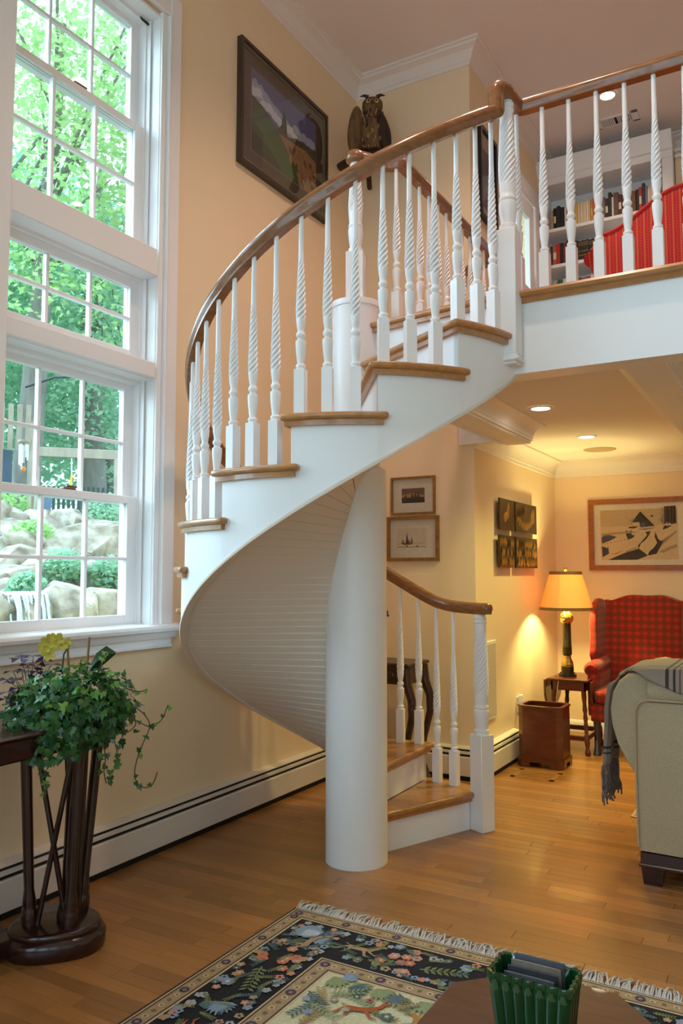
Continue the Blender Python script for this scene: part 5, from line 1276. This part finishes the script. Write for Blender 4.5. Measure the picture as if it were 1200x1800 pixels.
lay = [(CTZ,.0,.004,.018),(CTZ+.006,.0,.005,.014),(CTZ+.1,.0,.005,.004),(CTZ+.125,0,.006,0),(CTZ+.13,.001,.005,0),(CTZ+.128,.006,.004,0),(CTZ+.1,.008,.003,.003),(CTZ+.012,.008,.003,.014)]
rows = [[(x,y,z) for x,y in scallop(i,a,t)] for z,i,a,t in lay]; k = len(rows[0]); m = MB()
vs = [p for r in rows for p in r]
# scalloped rim: dip between ribs
m.add(vs, [(j*k+i,j*k+(i+1)%k,(j+1)*k+(i+1)%k,(j+1)*k+i) for j in range(len(rows)-1) for i in range(k)]+[tuple(range(k-1,-1,-1)), tuple((len(rows)-1)*k+i for i in range(k))])
m.build('body', GGL, pl, smooth=50)
cc = [('grey', srgb(88,84,84)), ('dark', srgb(46,48,54)), ('tan edged', srgb(120,104,92)), ('slate', srgb(74,74,82))]
for i, (nm_, c_) in enumerate(cc):
    t = thing('coaster', (-.487, 1.55, CTZ+.02), f'{nm_} square coaster standing in the planter, {ORD[i]} from the front', 'coaster', 'coasters in the planter')
    y = 1.548+.010*i; x0 = -.535+.004*i; x1 = -.437+.004*i; zt = CTZ+.118+.008*i
    m = MB(); m.soft(x0, x1, y, y+.0065, CTZ+.022, zt, .003); m.build('board', M('coaster_'+nm_.replace(' ','_'), c_, .6, var=.2, scale=40), t)
    box_obj('felt', x0+.004, x1-.004, y+.0063, y+.0078, CTZ+.026, zt-.004, M('coaster_felt', srgb(140,124,112), .9, var=.2, scale=80), t)
# ------------------------------------------------------------ console table under the window
RV, DV = Vector((.657,.754,0)), Vector((-.754,.657,0))
PC = Vector((-2.335, 2.03, 0))
co = thing('console_table', (-2.34, 1.5, 0), 'dark mahogany console on splayed columns and crossed rods by the window', 'table')
def kidney(r, off=0):
    pts = []
    for i in range(40):
        a = 2*pi*i/40; rr_ = r*(1+.07*cos(3*(a-.3)))
        pts.append((PC.x+rr_*cos(a), PC.y+rr_*sin(a)))
    return pts
m = MB()
lays = [(.0,.158),(.012,.166),(.05,.168),(.062,.160),(.068,.150),(.075,.153),(.085,.150),(.09,.142)]
k = 40; vs = [(x,y,z) for z, r in lays for x, y in kidney(r)]
m.add(vs, [(j*k+i,j*k+(i+1)%k,(j+1)*k+(i+1)%k,(j+1)*k+i) for j in range(len(lays)-1) for i in range(k)]+[tuple(range(k-1,-1,-1)), tuple((len(lays)-1)*k+i for i in range(k))])
m.build('plinth', DARKW, co, smooth=50)
TOPZ = .79
posts = [(-.085,-.015,-.115,-.02),(.045,-.085,.065,-.10),(.085,.055,.135,.075),(.03,-.02,.05,-.01)]
for a, b, c, d in posts:
    p0 = PC+RV*a+DV*b; p1 = PC+RV*c+DV*d; m = MB()
    m.lathe([(.027,0),(.029,.02),(.026,.05),(.022,.06),(.024,.07),(.021,.09),(.017,.12),(.0185,.3),(.0195,.55),(.021,.59),(.024,.60),(.024,.63)], 0, 0, 24, lambda z: (12,.10,0) if .12 < z < .58 else None)
    m.v = [(p[0]+p0.x+(p1.x-p0.x)*p[2]/.63, p[1]+p0.y+(p1.y-p0.y)*p[2]/.63, .088+p[2]) for p in m.v]; m.build('column', DARKW, co, smooth=50)
def rod(a, b, c, d): p0 = PC+RV*a+DV*b; p1 = PC+RV*c+DV*d; return MB().tube([(p0.x,p0.y,.09),(p1.x,p1.y,.715)], .0095, 10)
rod(-.06,-.03,.05,-.06).build('rod', DARKW, co); rod(.035,-.05,-.08,-.03).build('rod', DARKW, co); rod(.06,.03,.02,.0).build('rod', DARKW, co); rod(.07,-.03,.09,.0).build('rod', DARKW, co)
box_obj('apron', -2.60, -2.19, .70, 2.16, .70, .775, DARKW, co, .008)
box_obj('top', -2.63, -2.16, .66, 2.20, .775, TOPZ, DARKW, co, .006)
for s_ in (0, .06):
    pass
sc0 = PC+RV*(-.115)+DV*(-.06)
MB().lathe([(0,-.012),(.026,-.012),(.028,-.006),(.028,.006),(.026,.012),(.012,.014),(0,.016)], 0, 0, 20).xf(Matrix.Translation((sc0.x+.02, sc0.y-.04, .70)) @ Matrix.Rotation(radians(90),4,'X') @ Matrix.Rotation(radians(20),4,'Y')).build('scroll', DARKW, co)
box_obj('stretcher', -2.52, -2.36, .8, 1.92, .02, .075, DARKW, co, .006); 
m = MB(); m.lathe([(.15,0),(.16,.04),(.14,.09)], -2.38, .85, 24); m.build('plinth', DARKW, co); 
for yy in (.78,.92): MB().lathe([(.02,.09),(.018,.70)], -2.38, yy, 12).build('column', DARKW, co)

# ------------------------------------------------------------ ivy in its pot
IV = leafmat('ivy_leaf', srgb(30,72,40), srgb(62,112,52), .15, .3); IVL = leafmat('ivy_young_leaf', srgb(92,150,60), srgb(130,180,80), .3, .4)
VINE = M('vine_stem', srgb(92,70,46), .7, var=.3, scale=20)
def pp_(px, py, dep=0): return Vector((-2.247,1.939,0))+RV*((px-90)*.00205)+DV*dep+Vector((0,0,.714-(py-1310)*.0019))
iv = thing('ivy_plant', (-2.26, 1.98, TOPZ), 'bushy green ivy trailing over the end of the console', 'plant')
pc0 = pp_(112,1250,.03)
MB().lathe([(.075,TOPZ),(.085,TOPZ+.02),(.092,TOPZ+.07),(.097,TOPZ+.075),(.097,TOPZ+.09),(.088,TOPZ+.09),(.085,TOPZ+.07)], pc0.x, pc0.y, 32).build('pot', M('terracotta', srgb(110,58,40), .7, var=.25, scale=12), iv)
def ivy_leaf(kind):
    out = [(0,-.1),(.25,-.25),(.5,-.1),(.36,.1),(.46,.38),(.2,.36),(0,.85),(-.2,.36),(-.46,.38),(-.36,.1),(-.5,-.1),(-.25,-.25)] if kind == 0 else [(0,-.05),(.3,-.22),(.48,.08),(.34,.2),(.3,.45),(.12,.42),(0,.8),(-.12,.42),(-.3,.45),(-.34,.2),(-.48,.08),(-.3,-.22)]
    vs = [(0,.05,.0)]+[(x, y, -.10*x*x*2+ (-.12*y*y)) for x, y in out]
    return [tuple(v) for v in vs], [(0,1+i,1+(i+1)%12) for i in range(12)]
lm = []
for kd in (0,1):
    v_, f_ = ivy_leaf(kd); lm.append(mesh_of(MB().add(v_, f_), 'leaf', IV, smooth=0)); 
v_, f_ = ivy_leaf(0); lmy = mesh_of(MB().add(v_, f_), 'leaf', IVL, smooth=0)
ri = random.Random(12)
def leaf_frame(p, out, size, jit=.5):
    "orientation so that the leaf faces outwards and hangs down"
    nrm = (out + Vector((ri.gauss(0,jit), ri.gauss(0,jit), ri.gauss(.25,jit)))).normalized()
    dn = Vector((ri.gauss(0,.45), ri.gauss(0,.45), -1)); t = (dn-nrm*dn.dot(nrm)).normalized(); s_ = t.cross(nrm)
    return Matrix(((s_.x,t.x,nrm.x,p.x),(s_.y,t.y,nrm.y,p.y),(s_.z,t.z,nrm.z,p.z),(0,0,0,1))) @ Matrix.Scale(size, 4)
def add_leaf(p, out, size, young=False):
    o = bpy.data.objects.new('leaf', lmy if young else ri.choice(lm)); COL.objects.link(o); o.parent = iv
    o.matrix_local = Matrix.Translation(-ORG['ivy_plant']) @ leaf_frame(p, out, size)
inner = MB()
CN = pp_(112,1252,0)
nl = 0
for i in range(900):
    a, b = ri.uniform(-1,1), ri.uniform(-1,1)
    if a*a+b*b > 1: continue
    px = 112+a*108+(8*b); py = 1248-b*80
    if py > 1316 and 90 < px < 118: continue
    bulge = sqrt(max(0,1-a*a-b*b)); dep = -.15*bulge+.03
    p = pp_(px, py, dep+ri.uniform(-.015,.03)); out = (RV*a*.7 - DV*bulge + Vector((0,0,b*.8+.25))).normalized()
    sz = ri.uniform(.026,.044)
    if nl < 262: add_leaf(p, out, sz, ri.random() < .10 or (b > .45 and ri.random() < .3)); nl += 1
    else:
        mt = leaf_frame(p+DV*.012, out, sz); v_, f_ = ivy_leaf(i % 2); inner.add([mt @ Vector(q) for q in v_], f_)
for i in range(260):
    a = ri.uniform(-1,1); b = ri.uniform(-1,1)
    p = pp_(112+a*88, 1250-b*62, ri.uniform(-.06,.10)); mt = leaf_frame(p, Vector((ri.gauss(0,1),ri.gauss(0,1),.6)).normalized(), .035); v_, f_ = ivy_leaf(i%2); inner.add([mt @ Vector(q) for q in v_], f_)
for i in range(150):
    px = ri.uniform(18,120); py = ri.uniform(1255,1325-max(0,(45-px)*1.2)); p = pp_(px, py, -.14+ri.uniform(-.02,.02)+.0006*abs(px-90))
    mt = leaf_frame(p, (RV*ri.uniform(-.5,.3)-DV).normalized(), ri.uniform(.024,.038)); v_, f_ = ivy_leaf(i%2); inner.add([mt @ Vector(q) for q in v_], f_)
inner.build('inner_foliage', IV, iv, smooth=0, fix=False, kind='stuff')
def vine(pts, leaves, young=0):
    q = [pp_(*p) for p in pts]
    # smooth by Catmull-Rom
    s_ = []
    for i in range(len(q)-1):
        p0, p1, p2, p3 = q[max(i-1,0)], q[i], q[i+1], q[min(i+2,len(q)-1)]
        for k in range(5):
            t = k/5; s_.append(.5*((2*p1)+(p2-p0)*t+(2*p0-5*p1+4*p2-p3)*t*t+(3*p1-p0-3*p2+p3)*t**3))
    s_.append(q[-1]); MB().tube(s_, .0021, 6).build('stem', VINE, iv)
    for i in range(leaves):
        p = s_[int((i+.7)/leaves*(len(s_)-1))]
        add_leaf(p+Vector((ri.gauss(0,.008),ri.gauss(0,.008),ri.gauss(0,.006))), (RV*ri.uniform(-.6,.6)-DV).normalized(), ri.uniform(.018,.03), ri.random() < young)
vine([(190,1225,-.05),(205,1250,-.06),(215,1275,-.06),(200,1290,-.06),(190,1278,-.05)], 4)
vine([(195,1235,-.05),(225,1255,-.06),(238,1280,-.06),(228,1310,-.06),(218,1340,-.06),(215,1368,-.06),(225,1388,-.06),(243,1388,-.06),(252,1365,-.06)], 11, .3)
vine([(215,1270,-.05),(240,1282,-.06),(258,1270,-.06),(268,1245,-.06)], 5, .8)
vine([(70,1310,-.1),(66,1335,-.12),(70,1355,-.12),(76,1380,-.12)], 9, .35)
vine([(160,1300,-.09),(166,1325,-.1),(164,1350,-.1),(168,1372,-.1)], 10, .1)
vine([(180,1300,-.08),(186,1330,-.09),(182,1350,-.09)], 6, .1)
vine([(150,1190,0),(160,1165,0),(166,1148,0)], 4, 1); vine([(120,1190,.02),(124,1170,.02),(126,1160,.02)], 3, 1)
vine([(200,1215,0),(222,1222,0),(236,1218,0)], 4, .6)
# ------------------------------------------------------------ orchid
oc = thing('orchid', tuple(pp_(112,1220,.05)), 'yellow orchid with bamboo stakes rising from the ivy', 'orchid')
YEL = M('orchid_yellow', srgb(206,196,66), .5, var=.25, scale=40, sheen=.1)
STK = M('bamboo_stake', srgb(150,112,70), .6, var=.3, scale=30, stretch=(1,1,.3))
for a, b in (((108,1215),(102,1124)),((134,1200),(138,1120))):
    q0, q1 = pp_(*a,.03), pp_(*b,.03); MB().tube([q0, q0.lerp(q1,.5), q1], .0042, 8).build('stake', STK, oc)
MB().tube([pp_(98,1215,.03),pp_(95,1178,.03),pp_(97,1150,.03),pp_(104,1135,.03),pp_(110,1131,.03)], .003, 8).build('flower_stem', M('orchid_stem', srgb(52,70,40), .5), oc)
MB().tube([pp_(104,1140,.03),pp_(92,1128,.025),pp_(80,1122,.02),pp_(70,1126,.02)], .0022, 6).build('flower_stem', M('orchid_stem', srgb(52,70,40), .5), oc)
def orchid_flower(c, s_, turn):
    f0 = MB()
    for k in range(5):
        a = turn+2*pi*k/5; wd = .55 if k % 2 else .7
        d = RV*cos(a)+Vector((0,0,1))*sin(a); e = RV*-sin(a)+Vector((0,0,1))*cos(a); vs = []
        for (u, v) in ((0,0),(.35,.5*wd),(.75,.55*wd),(1,.12),(1,-.12),(.75,-.55*wd),(.35,-.5*wd)):
            vs.append(c+d*(u*s_)+e*(v*s_)-DV*(s_*(.25*u*u)))
        f0.add(vs, [(0,1,2,3,4,5,6)])
    o = f0.build('flower', YEL, oc, smooth=0, fix=False)
    MB().ball(tuple(c-DV*.005), .0042, 8, 6).build('lip', M('orchid_lip', srgb(186,140,84), .5), o)
for px, py, s_, t_ in ((72,1124,.026,.3),(84,1122,.028,.9),(66,1133,.024,1.6),(92,1130,.022,.2),(100,1128,.02,1.1),(73,1146,.026,2.0)): orchid_flower(pp_(px,py,.0), s_, t_)
LONG = M('orchid_leaf', srgb(26,64,34), .35, var=.2, scale=14, coat=.2)
q = [pp_(138,1182,.02),pp_(150,1165,.02),pp_(166,1152,.02),pp_(182,1150,.02)]; wds = [.012,.03,.03,.004]; vs = []
for p, w_ in zip(q, wds): vs += [p+Vector((0,0,w_)), p-DV*.012, p-Vector((0,0,w_))]
MB().add(vs, [(k*3+i,k*3+i+1,(k+1)*3+i+1,(k+1)*3+i) for k in range(3) for i in range(2)]).build('leaf', LONG, oc, fix=False)
# ------------------------------------------------------------ purple shamrock plant
ox = thing('purple_shamrock', tuple(pp_(45,1240,.08)), 'purple leaved shamrock plant behind the ivy at the left edge', 'plant')
PURL = leafmat('shamrock_leaf', srgb(52,36,62), srgb(86,66,104), .2, .5)
q0 = pp_(40,1240,.10); MB().lathe([(.05,TOPZ),(.065,TOPZ+.09),(.06,TOPZ+.09)], q0.x, q0.y, 24).build('pot', M('dark_pot', srgb(50,34,30), .5, var=.2), ox)
ro = random.Random(17)
for px, py, s_ in ((28,1155,.046),(48,1152,.04),(16,1178,.035),(30,1180,.03),(20,1195,.034),(8,1192,.03),(64,1160,.036),(78,1170,.04),(55,1178,.034),(70,1185,.034),(48,1190,.03),(10,1215,.04),(25,1212,.035),(84,1190,.03),(60,1195,.034),(6,1230,.04),(40,1168,.03)):
    p = pp_(px, py, ro.uniform(.02,.08)); MB().tube([Vector((q0.x,q0.y,TOPZ+.08)), Vector((q0.x,q0.y,TOPZ+.08)).lerp(p,.6)+RV*ro.uniform(-.01,.01), p], .0013, 5).build('stalk', VINE, ox)
    up = Vector((ro.gauss(0,.3), ro.gauss(0,.3), 1)).normalized(); a0 = ro.uniform(0,2)
    e1_ = up.orthogonal().normalized(); e2_ = up.cross(e1_)
    for k in range(3):
        a = a0+2*pi*k/3; d = e1_*cos(a)+e2_*sin(a); e = e1_*-sin(a)+e2_*cos(a)
        MB().add([p, p+d*s_*.8+e*s_*.55-up*s_*.18, p+d*s_*.72+up*s_*.05, p+d*s_*.8-e*s_*.55-up*s_*.18], [(0,1,2),(0,2,3)]).build('leaflet', PURL, ox, smooth=0, fix=False)

# ------------------------------------------------------------ garden outside
def ground_z(x, y):
    d = -2.95-x
    z = -.25 if d < 1.0 else -.25+(.95)*min(1,(d-1.0)/.6)
    if d > 1.6: z = .70+1.15*min(1,(d-1.6)/3.0)
    if d > 4.6: z = 1.85+.075*min(6,(d-4.6))
    return z+.05*sin(x*2.3)*cos(y*1.9)
gd = MB(); gd.grid(lambda u, v: (-2.95-u*24, -8+v*34, ground_z(-2.95-u*24, -8+v*34)), 80, 70)
o = gd.build('ground', M('garden_soil', srgb(120,118,92), .95, var=.5, scale=3, col2=srgb(86,112,62), bump=.4), smooth=60); tag(o, 'planted garden bank rising away from the house', 'ground', kind='structure')
ROCK = M('boulder_stone', srgb(196,186,170), .9, var=.3, scale=7, bump=1.0, col2=srgb(118,106,90))
rb = random.Random(31)
spots = [(-4.84,3.87,1.0,.26),(-4.79,4.14,1.0,.28),(-4.70,4.40,.98,.24),(-4.62,4.62,1.0,.26),(-5.54,4.28,1.2,.26),(-5.28,4.05,1.1,.24),(-5.63,4.75,1.3,.3),(-6.10,5.48,1.5,.34),(-6.02,5.80,1.55,.34),(-5.9,6.15,1.5,.36),(-6.81,5.25,1.62,.3),(-6.92,5.6,1.7,.32),(-6.58,5.54,1.55,.3),(-7.45,5.65,1.82,.28),(-7.46,6.08,1.84,.3),(-7.12,6.2,1.8,.3),(-4.5,4.85,1.0,.26),(-5.99,4.68,1.35,.28),(-6.02,5.15,1.42,.28),(-5.42,5.05,1.2,.3),(-5.2,5.3,1.1,.3),(-6.6,6.3,1.65,.34),(-4.9,3.55,1.0,.26),(-5.6,3.9,1.15,.28),(-7.2,5.2,1.8,.3),(-7.6,5.3,1.86,.26),(-6.3,4.9,1.5,.26)]
def rock(i, x, y, z, s_, label):
    sx, sy, sz = s_*rb.uniform(.95,1.3), s_*rb.uniform(.85,1.15), s_*rb.uniform(.7,.95)
    bm = bmesh.new()
    for _ in range(34):
        d = Vector((rb.gauss(0,1), rb.gauss(0,1), rb.gauss(0,1))).normalized()*rb.uniform(.74,1.10)
        bm.verts.new((x+d.x*sx, y+d.y*sy, z+d.z*sz))
    h = bmesh.ops.convex_hull(bm, input=bm.verts)
    bmesh.ops.delete(bm, geom=[v for v in h['geom_interior'] if isinstance(v, bmesh.types.BMVert)], context='VERTS')
    bmesh.ops.bevel(bm, geom=bm.edges[:], offset=s_*.022, segments=2, affect='EDGES', clamp_overlap=True)
    bm.verts.index_update()
    m = MB().add([v.co[:] for v in bm.verts], [[v.index for v in f.verts] for f in bm.faces]); bm.free()
    tag(m.build('boulder', ROCK, smooth=28), label, 'boulder', 'boulders of the garden bank')
def row_of(z): return 'lower' if z < 1.15 else 'middle' if z < 1.6 else 'upper'
for rw_ in ('lower','middle','upper'):
    lst = sorted([q for q in spots if row_of(q[2]) == rw_], key=lambda q: math.atan2(q[0], q[1]))
    for i, q in enumerate(lst): rock(i, *q, f'pale boulder in the {rw_} row of the garden bank, {ORD[i]} from the left')
wf = MB(); rw = random.Random(2)
for i in range(26):
    x, y = -4.66+rw.uniform(-.04,.04), 3.62+.012*i
    wf.tube([(x-.12,y,1.17),(x-.03,y,1.15),(x,y+rw.uniform(-.01,.01),1.05),(x+.02,y,.9)], .008, 5)
tag(wf.build('waterfall', M('falling_water', srgb(216,228,240), .15, var=.1, scale=20, spec=.8), smooth=60), 'thin white curtain of water falling over the rocks outside', 'waterfall', kind='stuff')
# shrubs and trees
LEAF1 = leafmat('maple_leaf', srgb(150,198,122), srgb(200,226,164), .55); LEAF2 = leafmat('deep_leaf', srgb(140,190,160), srgb(186,218,184), .5); BARK = M('tree_bark', srgb(136,132,124), .95, var=.4, scale=9, stretch=(1,1,.25), bump=.5)
def leaves(mb, rnd, c, rad, n, s_):
    for _ in range(n):
        while True:
            p = Vector((rnd.uniform(-1,1), rnd.uniform(-1,1), rnd.uniform(-1,1)))
            if p.length < 1: break
        p = Vector((c[0]+p.x*rad[0], c[1]+p.y*rad[1], c[2]+p.z*rad[2]))
        a = Vector((rnd.gauss(0,1), rnd.gauss(0,1), rnd.gauss(0,.7))).normalized(); b = a.orthogonal().normalized(); b = b if rnd.random() < .5 else a.cross(b)
        k = s_*rnd.uniform(.6,1.25); n0 = len(mb.v)
        mb.v += [tuple(p-a*k), tuple(p+b*k*.55), tuple(p+a*k), tuple(p-b*k*.55)]; mb.f.append((n0,n0+1,n0+2,n0+3)); mb.c.append(None)
rs_ = random.Random(41)
def shrub(x, y, z, r, label, mat):
    t = thing('garden_shrub', (x,y,z), label, 'shrub', 'garden shrubs on the bank')
    m = MB(); leaves(m, rs_, (x,y,z+r*.7), (r,r,r*.8), 700, .03); m.build('foliage', mat, t, smooth=0, fix=False, kind='stuff')
    m = MB(); 
    for k in range(5): a = k*1.26; m.tube([(x,y,z-.1),(x+r*.4*cos(a),y+r*.4*sin(a),z+r*.7)], .008, 5)
    m.build('stem', BARK, t)
shrub(-5.40,4.66,1.22,.20,'leafy shrub between the boulders nearest the waterfall', LEAF2); shrub(-5.15,4.98,1.16,.20,'leafy shrub low on the bank by the right-hand panes', LEAF2)
shrub(-6.21,5.00,1.5,.2,'leafy shrub halfway up the garden bank', LEAF1); shrub(-6.91,6.6,1.8,.28,'round shrub on the crest of the bank to the right', LEAF2); shrub(-7.9,6.0,1.9,.26,'round shrub on the crest of the bank to the left', LEAF1); shrub(-5.0,4.0,1.1,.14,'small shrub beside the waterfall basin', LEAF2)
def tree(x, y, h, crowns, label, mat, n, s_, tr=.14, lean=(0,0), branches=6):
    z0 = ground_z(x,y)-.2
    t = thing('garden_tree', (x,y,z0), label, 'tree', 'trees in the garden')
    rt_ = random.Random(int(x*100+y*10))
    top = Vector((x+lean[0], y+lean[1], z0+h))
    mm = MB(); base = Vector((x,y,z0)); mid = base.lerp(top,.5)+Vector((rt_.uniform(-.2,.2),rt_.uniform(-.2,.2),0))
    mm.tube([base, base.lerp(mid,.5), mid, mid.lerp(top,.6), top], lambda u: tr*(1-.75*u)+.01, 10); mm.build('trunk', BARK, t, smooth=60)
    bb = MB()
    for c, rad in crowns:
        for k in range(branches):
            f_ = base.lerp(top, rt_.uniform(.45,.85)); e = Vector(c)+Vector((rt_.uniform(-.8,.8)*rad[0], rt_.uniform(-.8,.8)*rad[1], rt_.uniform(-.6,.6)*rad[2]))
            bb.tube([f_, f_.lerp(e,.5)+Vector((0,0,.15)), e], lambda u: .035*(1-.8*u), 5)
    bb.build('branch', BARK, t, smooth=60)
    m = MB(); tot = sum(r[0]*r[1]*r[2] for _, r in crowns)
    for c, rad in crowns: leaves(m, rt_, c, rad, int(n*rad[0]*rad[1]*rad[2]/tot), s_)
    m.build('foliage', mat, t, smooth=0, fix=False, kind='stuff')
tree(-9.4,7.4,7.5,[((-9.0,7.2,7.0),(2.2,2.2,1.8)),((-8.2,7.6,9.0),(2.4,2.4,1.8)),((-8.6,6.6,5.2),(1.2,1.2,.8))],'maple with a pale forked trunk seen through the transom', LEAF1, 12500, .055, .20, (.3,.2))
tree(-8.0,8.3,8.5,[((-7.6,8.2,7.6),(1.9,1.9,2.0)),((-7.0,8.4,9.8),(2.0,2.0,1.6)),((-7.8,8.4,5.0),(1.3,1.3,1.0))],'maple behind the right-hand panes of the upper window', LEAF1, 8500, .052, .15)
tree(-10.3,9.55,6.5,[((-10.3,9.4,4.6),(1.9,1.9,1.4)),((-10.0,9.9,6.4),(2.0,2.0,1.4))],'dark trunked tree just beyond the fence on the right', LEAF2, 11000, .06, .24)
tree(-12.5,9.0,7,[((-12.3,8.8,4.6),(2.3,2.3,1.9)),((-12.2,9.2,7.0),(2.3,2.3,1.6))],'broad green tree in the middle distance behind the fence', LEAF2, 12000, .07, .2)
tree(-12.8,12.2,7,[((-12.6,12.0,4.6),(2.6,2.6,2.2)),((-12.4,12.2,7.2),(2.4,2.4,1.6))],'broad green tree furthest to the right behind the fence', LEAF2, 12000, .07, .2)
tree(-12.2,6.6,7,[((-12.1,6.6,4.6),(2.2,2.2,2.0)),((-12.0,6.8,7.2),(2.2,2.2,1.6))],'broad green tree furthest to the left behind the play frame', LEAF2, 11000, .07, .2)
tree(-15.5,11.0,8,[((-15.3,11,5),(3.4,3.4,2.6)),((-15.3,11,8.4),(3.0,3.0,2.0))],'tall tree in the far woods behind the others', LEAF2, 11000, .09, .25)
# fence
FM = M('fence_wood', srgb(92,104,100), .85, var=.3, scale=8, stretch=(2,2,.3))
fn_ = thing('garden_fence', (-9.8,8.5,2.0), 'dark picket fence along the back of the garden', 'fence')
f0, f1 = Vector((-11.2,6.8,0)), Vector((-8.7,9.9,0)); dirf = (f1-f0).normalized(); nf = 56; pm_ = mesh_of(MB().cbox(-.022,.022,-.009,.009,0,.62,.004), 'picket', FM)
ang = math.atan2(dirf.y, dirf.x)
for i in range(nf):
    p = f0.lerp(f1, i/(nf-1)); inst(pm_, 'picket', fn_, (p.x,p.y,ground_z(p.x,p.y)+.02), (0,0,ang))
for hz in (.14,.5):
    MB().tube([(f0.x,f0.y,ground_z(f0.x,f0.y)+hz), (f0.lerp(f1,.5).x,f0.lerp(f1,.5).y,ground_z(*f0.lerp(f1,.5)[:2])+hz), (f1.x,f1.y,ground_z(f1.x,f1.y)+hz)], .022, 6).build('rail', FM, fn_)
# play frame with roof slats, tarp and swing beam
PF = M('cedar_frame', srgb(176,164,148), .85, var=.3, scale=7, stretch=(2,2,.4))
pf = thing('play_frame', (-8.3,6.5,1.95), 'weathered wooden play frame with slatted roof and swing beam', 'play frame')
gzp = ground_z(-8.3,6.5)
for x, y in ((-8.19,6.58),(-8.55,6.08),(-8.62,6.92),(-9.0,6.42)): box_obj('post', x-.045, x+.045, y-.045, y+.045, gzp-.1, 3.15, PF, pf, .006)
for i in range(6):
    u = i/5; p = Vector((-8.46,6.20,0)).lerp(Vector((-8.16,6.60,0)), u); vs = []
    MB().cbox(-.03,.03,-.008,.008,0,.56,.003).xf(Matrix.Translation((p.x,p.y,2.80)) @ Matrix.Rotation(math.atan2(.4,.3),4,'Z') @ Matrix.Rotation(radians(14),4,'X')).build('roof_slat', PF, pf)
box_obj('tarp', -8.56, -8.545, 6.10, 6.56, 2.42, 2.83, M('navy_tarp', srgb(74,92,112), .7, var=.2, scale=6), pf)
MB().lathe([(0,0),(.05,0),(.05,.004),(0,.004)], 0, 0, 14).xf(Matrix.Translation((-8.54,6.28,2.72)) @ Matrix.Rotation(radians(90),4,'Y')).build('badge', M('white_badge', srgb(226,232,236), .6), pf)
q0, q1 = Vector((-8.19,6.58,2.80)), Vector((-7.55,7.35,2.80)); an = math.atan2(q1.y-q0.y, q1.x-q0.x)
MB().cbox(0,(q1-q0).length+.2,-.03,.03,-.06,.06,.006).xf(Matrix.Translation(q0) @ Matrix.Rotation(an,4,'Z')).build('beam', PF, pf)
MB().tube([(-7.55,7.35,2.75),(-7.4,7.25,ground_z(-7.4,7.25)-.05)], .045, 8).build('post', PF, pf); MB().tube([(-8.15,6.62,2.6),(-8.0,6.5,ground_z(-8,6.5)-.05)], .03, 8).build('brace', PF, pf)
for k, c_ in ((.28,srgb(232,190,60)),(.46,srgb(224,232,236))):
    p = q0.lerp(q1, k); p2 = q0.lerp(q1, k+.22)
MB().tube([q0.lerp(q1,.45)+Vector((0,0,-.06)), q0.lerp(q1,.45)+Vector((.01,0,-.28))], .008, 6).build('swing_rope', M('rope_white', srgb(226,226,220), .7), pf); MB().tube([q0.lerp(q1,.45)+Vector((.01,0,-.28)), q0.lerp(q1,.44)+Vector((0,0,-.52))], .014, 6).build('rope_grip', M('rope_yellow', srgb(232,186,52), .6), pf)
MB().tube([q0.lerp(q1,.42)+Vector((0,0,-.50)), q0.lerp(q1,.5)+Vector((0,0,-.55)), q0.lerp(q1,.6)+Vector((0,0,-.56)), q0.lerp(q1,.68)+Vector((0,0,-.50))], .018, 8).build('swing_seat', M('seat_white', srgb(214,232,236), .6), pf)
bn = thing('garden_bin', (-8.95,7.32,1.9), 'blue grey garden bin standing before the fence', 'bin')
gzb = ground_z(-8.95,7.32); MB().lathe([(.13,gzb-.02),(.17,gzb+.42),(.18,gzb+.43),(.18,gzb+.45)], -8.95, 7.32, 18).build('body', M('bin_blue', srgb(110,136,164), .6, var=.1), bn); MB().lathe([(.19,gzb+.45),(.18,gzb+.50),(.05,gzb+.53),(0,gzb+.53)], -8.95, 7.32, 18).build('lid', M('bin_lid', srgb(72,86,98), .6), bn)
# wind chime hanging outside the lower window
wcm = thing('wind_chime', (-3.38,2.66,2.2), 'silver wind chime with an orange sail hanging outside the lower window', 'wind chime')
cxm, cym = -3.38, 2.66
MB().lathe([(0,1.955),(.028,1.955),(.03,1.96),(.028,1.968),(0,1.968)], cxm, cym, 16).build('top_disc', PF, wcm)
for i in range(5):
    a = 2*pi*i/5; MB().tube([(cxm+.02*cos(a),cym+.02*sin(a),1.945),(cxm+.02*cos(a),cym+.02*sin(a),1.86-.012*i+.02)], .0045, 8).build('tube', M('chime_metal', srgb(226,230,232), .3, metal=.4), wcm)
MB().tube([(cxm,cym,2.24),(cxm,cym,1.83)], .0012, 5).build('cord', M('chime_cord', srgb(90,86,80), .7), wcm)
MB().ball((cxm,cym,1.822), .013, 12, 8).build('sail', M('orange_sail', srgb(222,132,62), .5), wcm)
hk = MB(); hk.tube([(-2.915,2.64,2.23),(-3.15,2.65,2.26),(-3.38,2.66,2.24)], .006, 6); hk.build('hanger', BLACK, wcm)
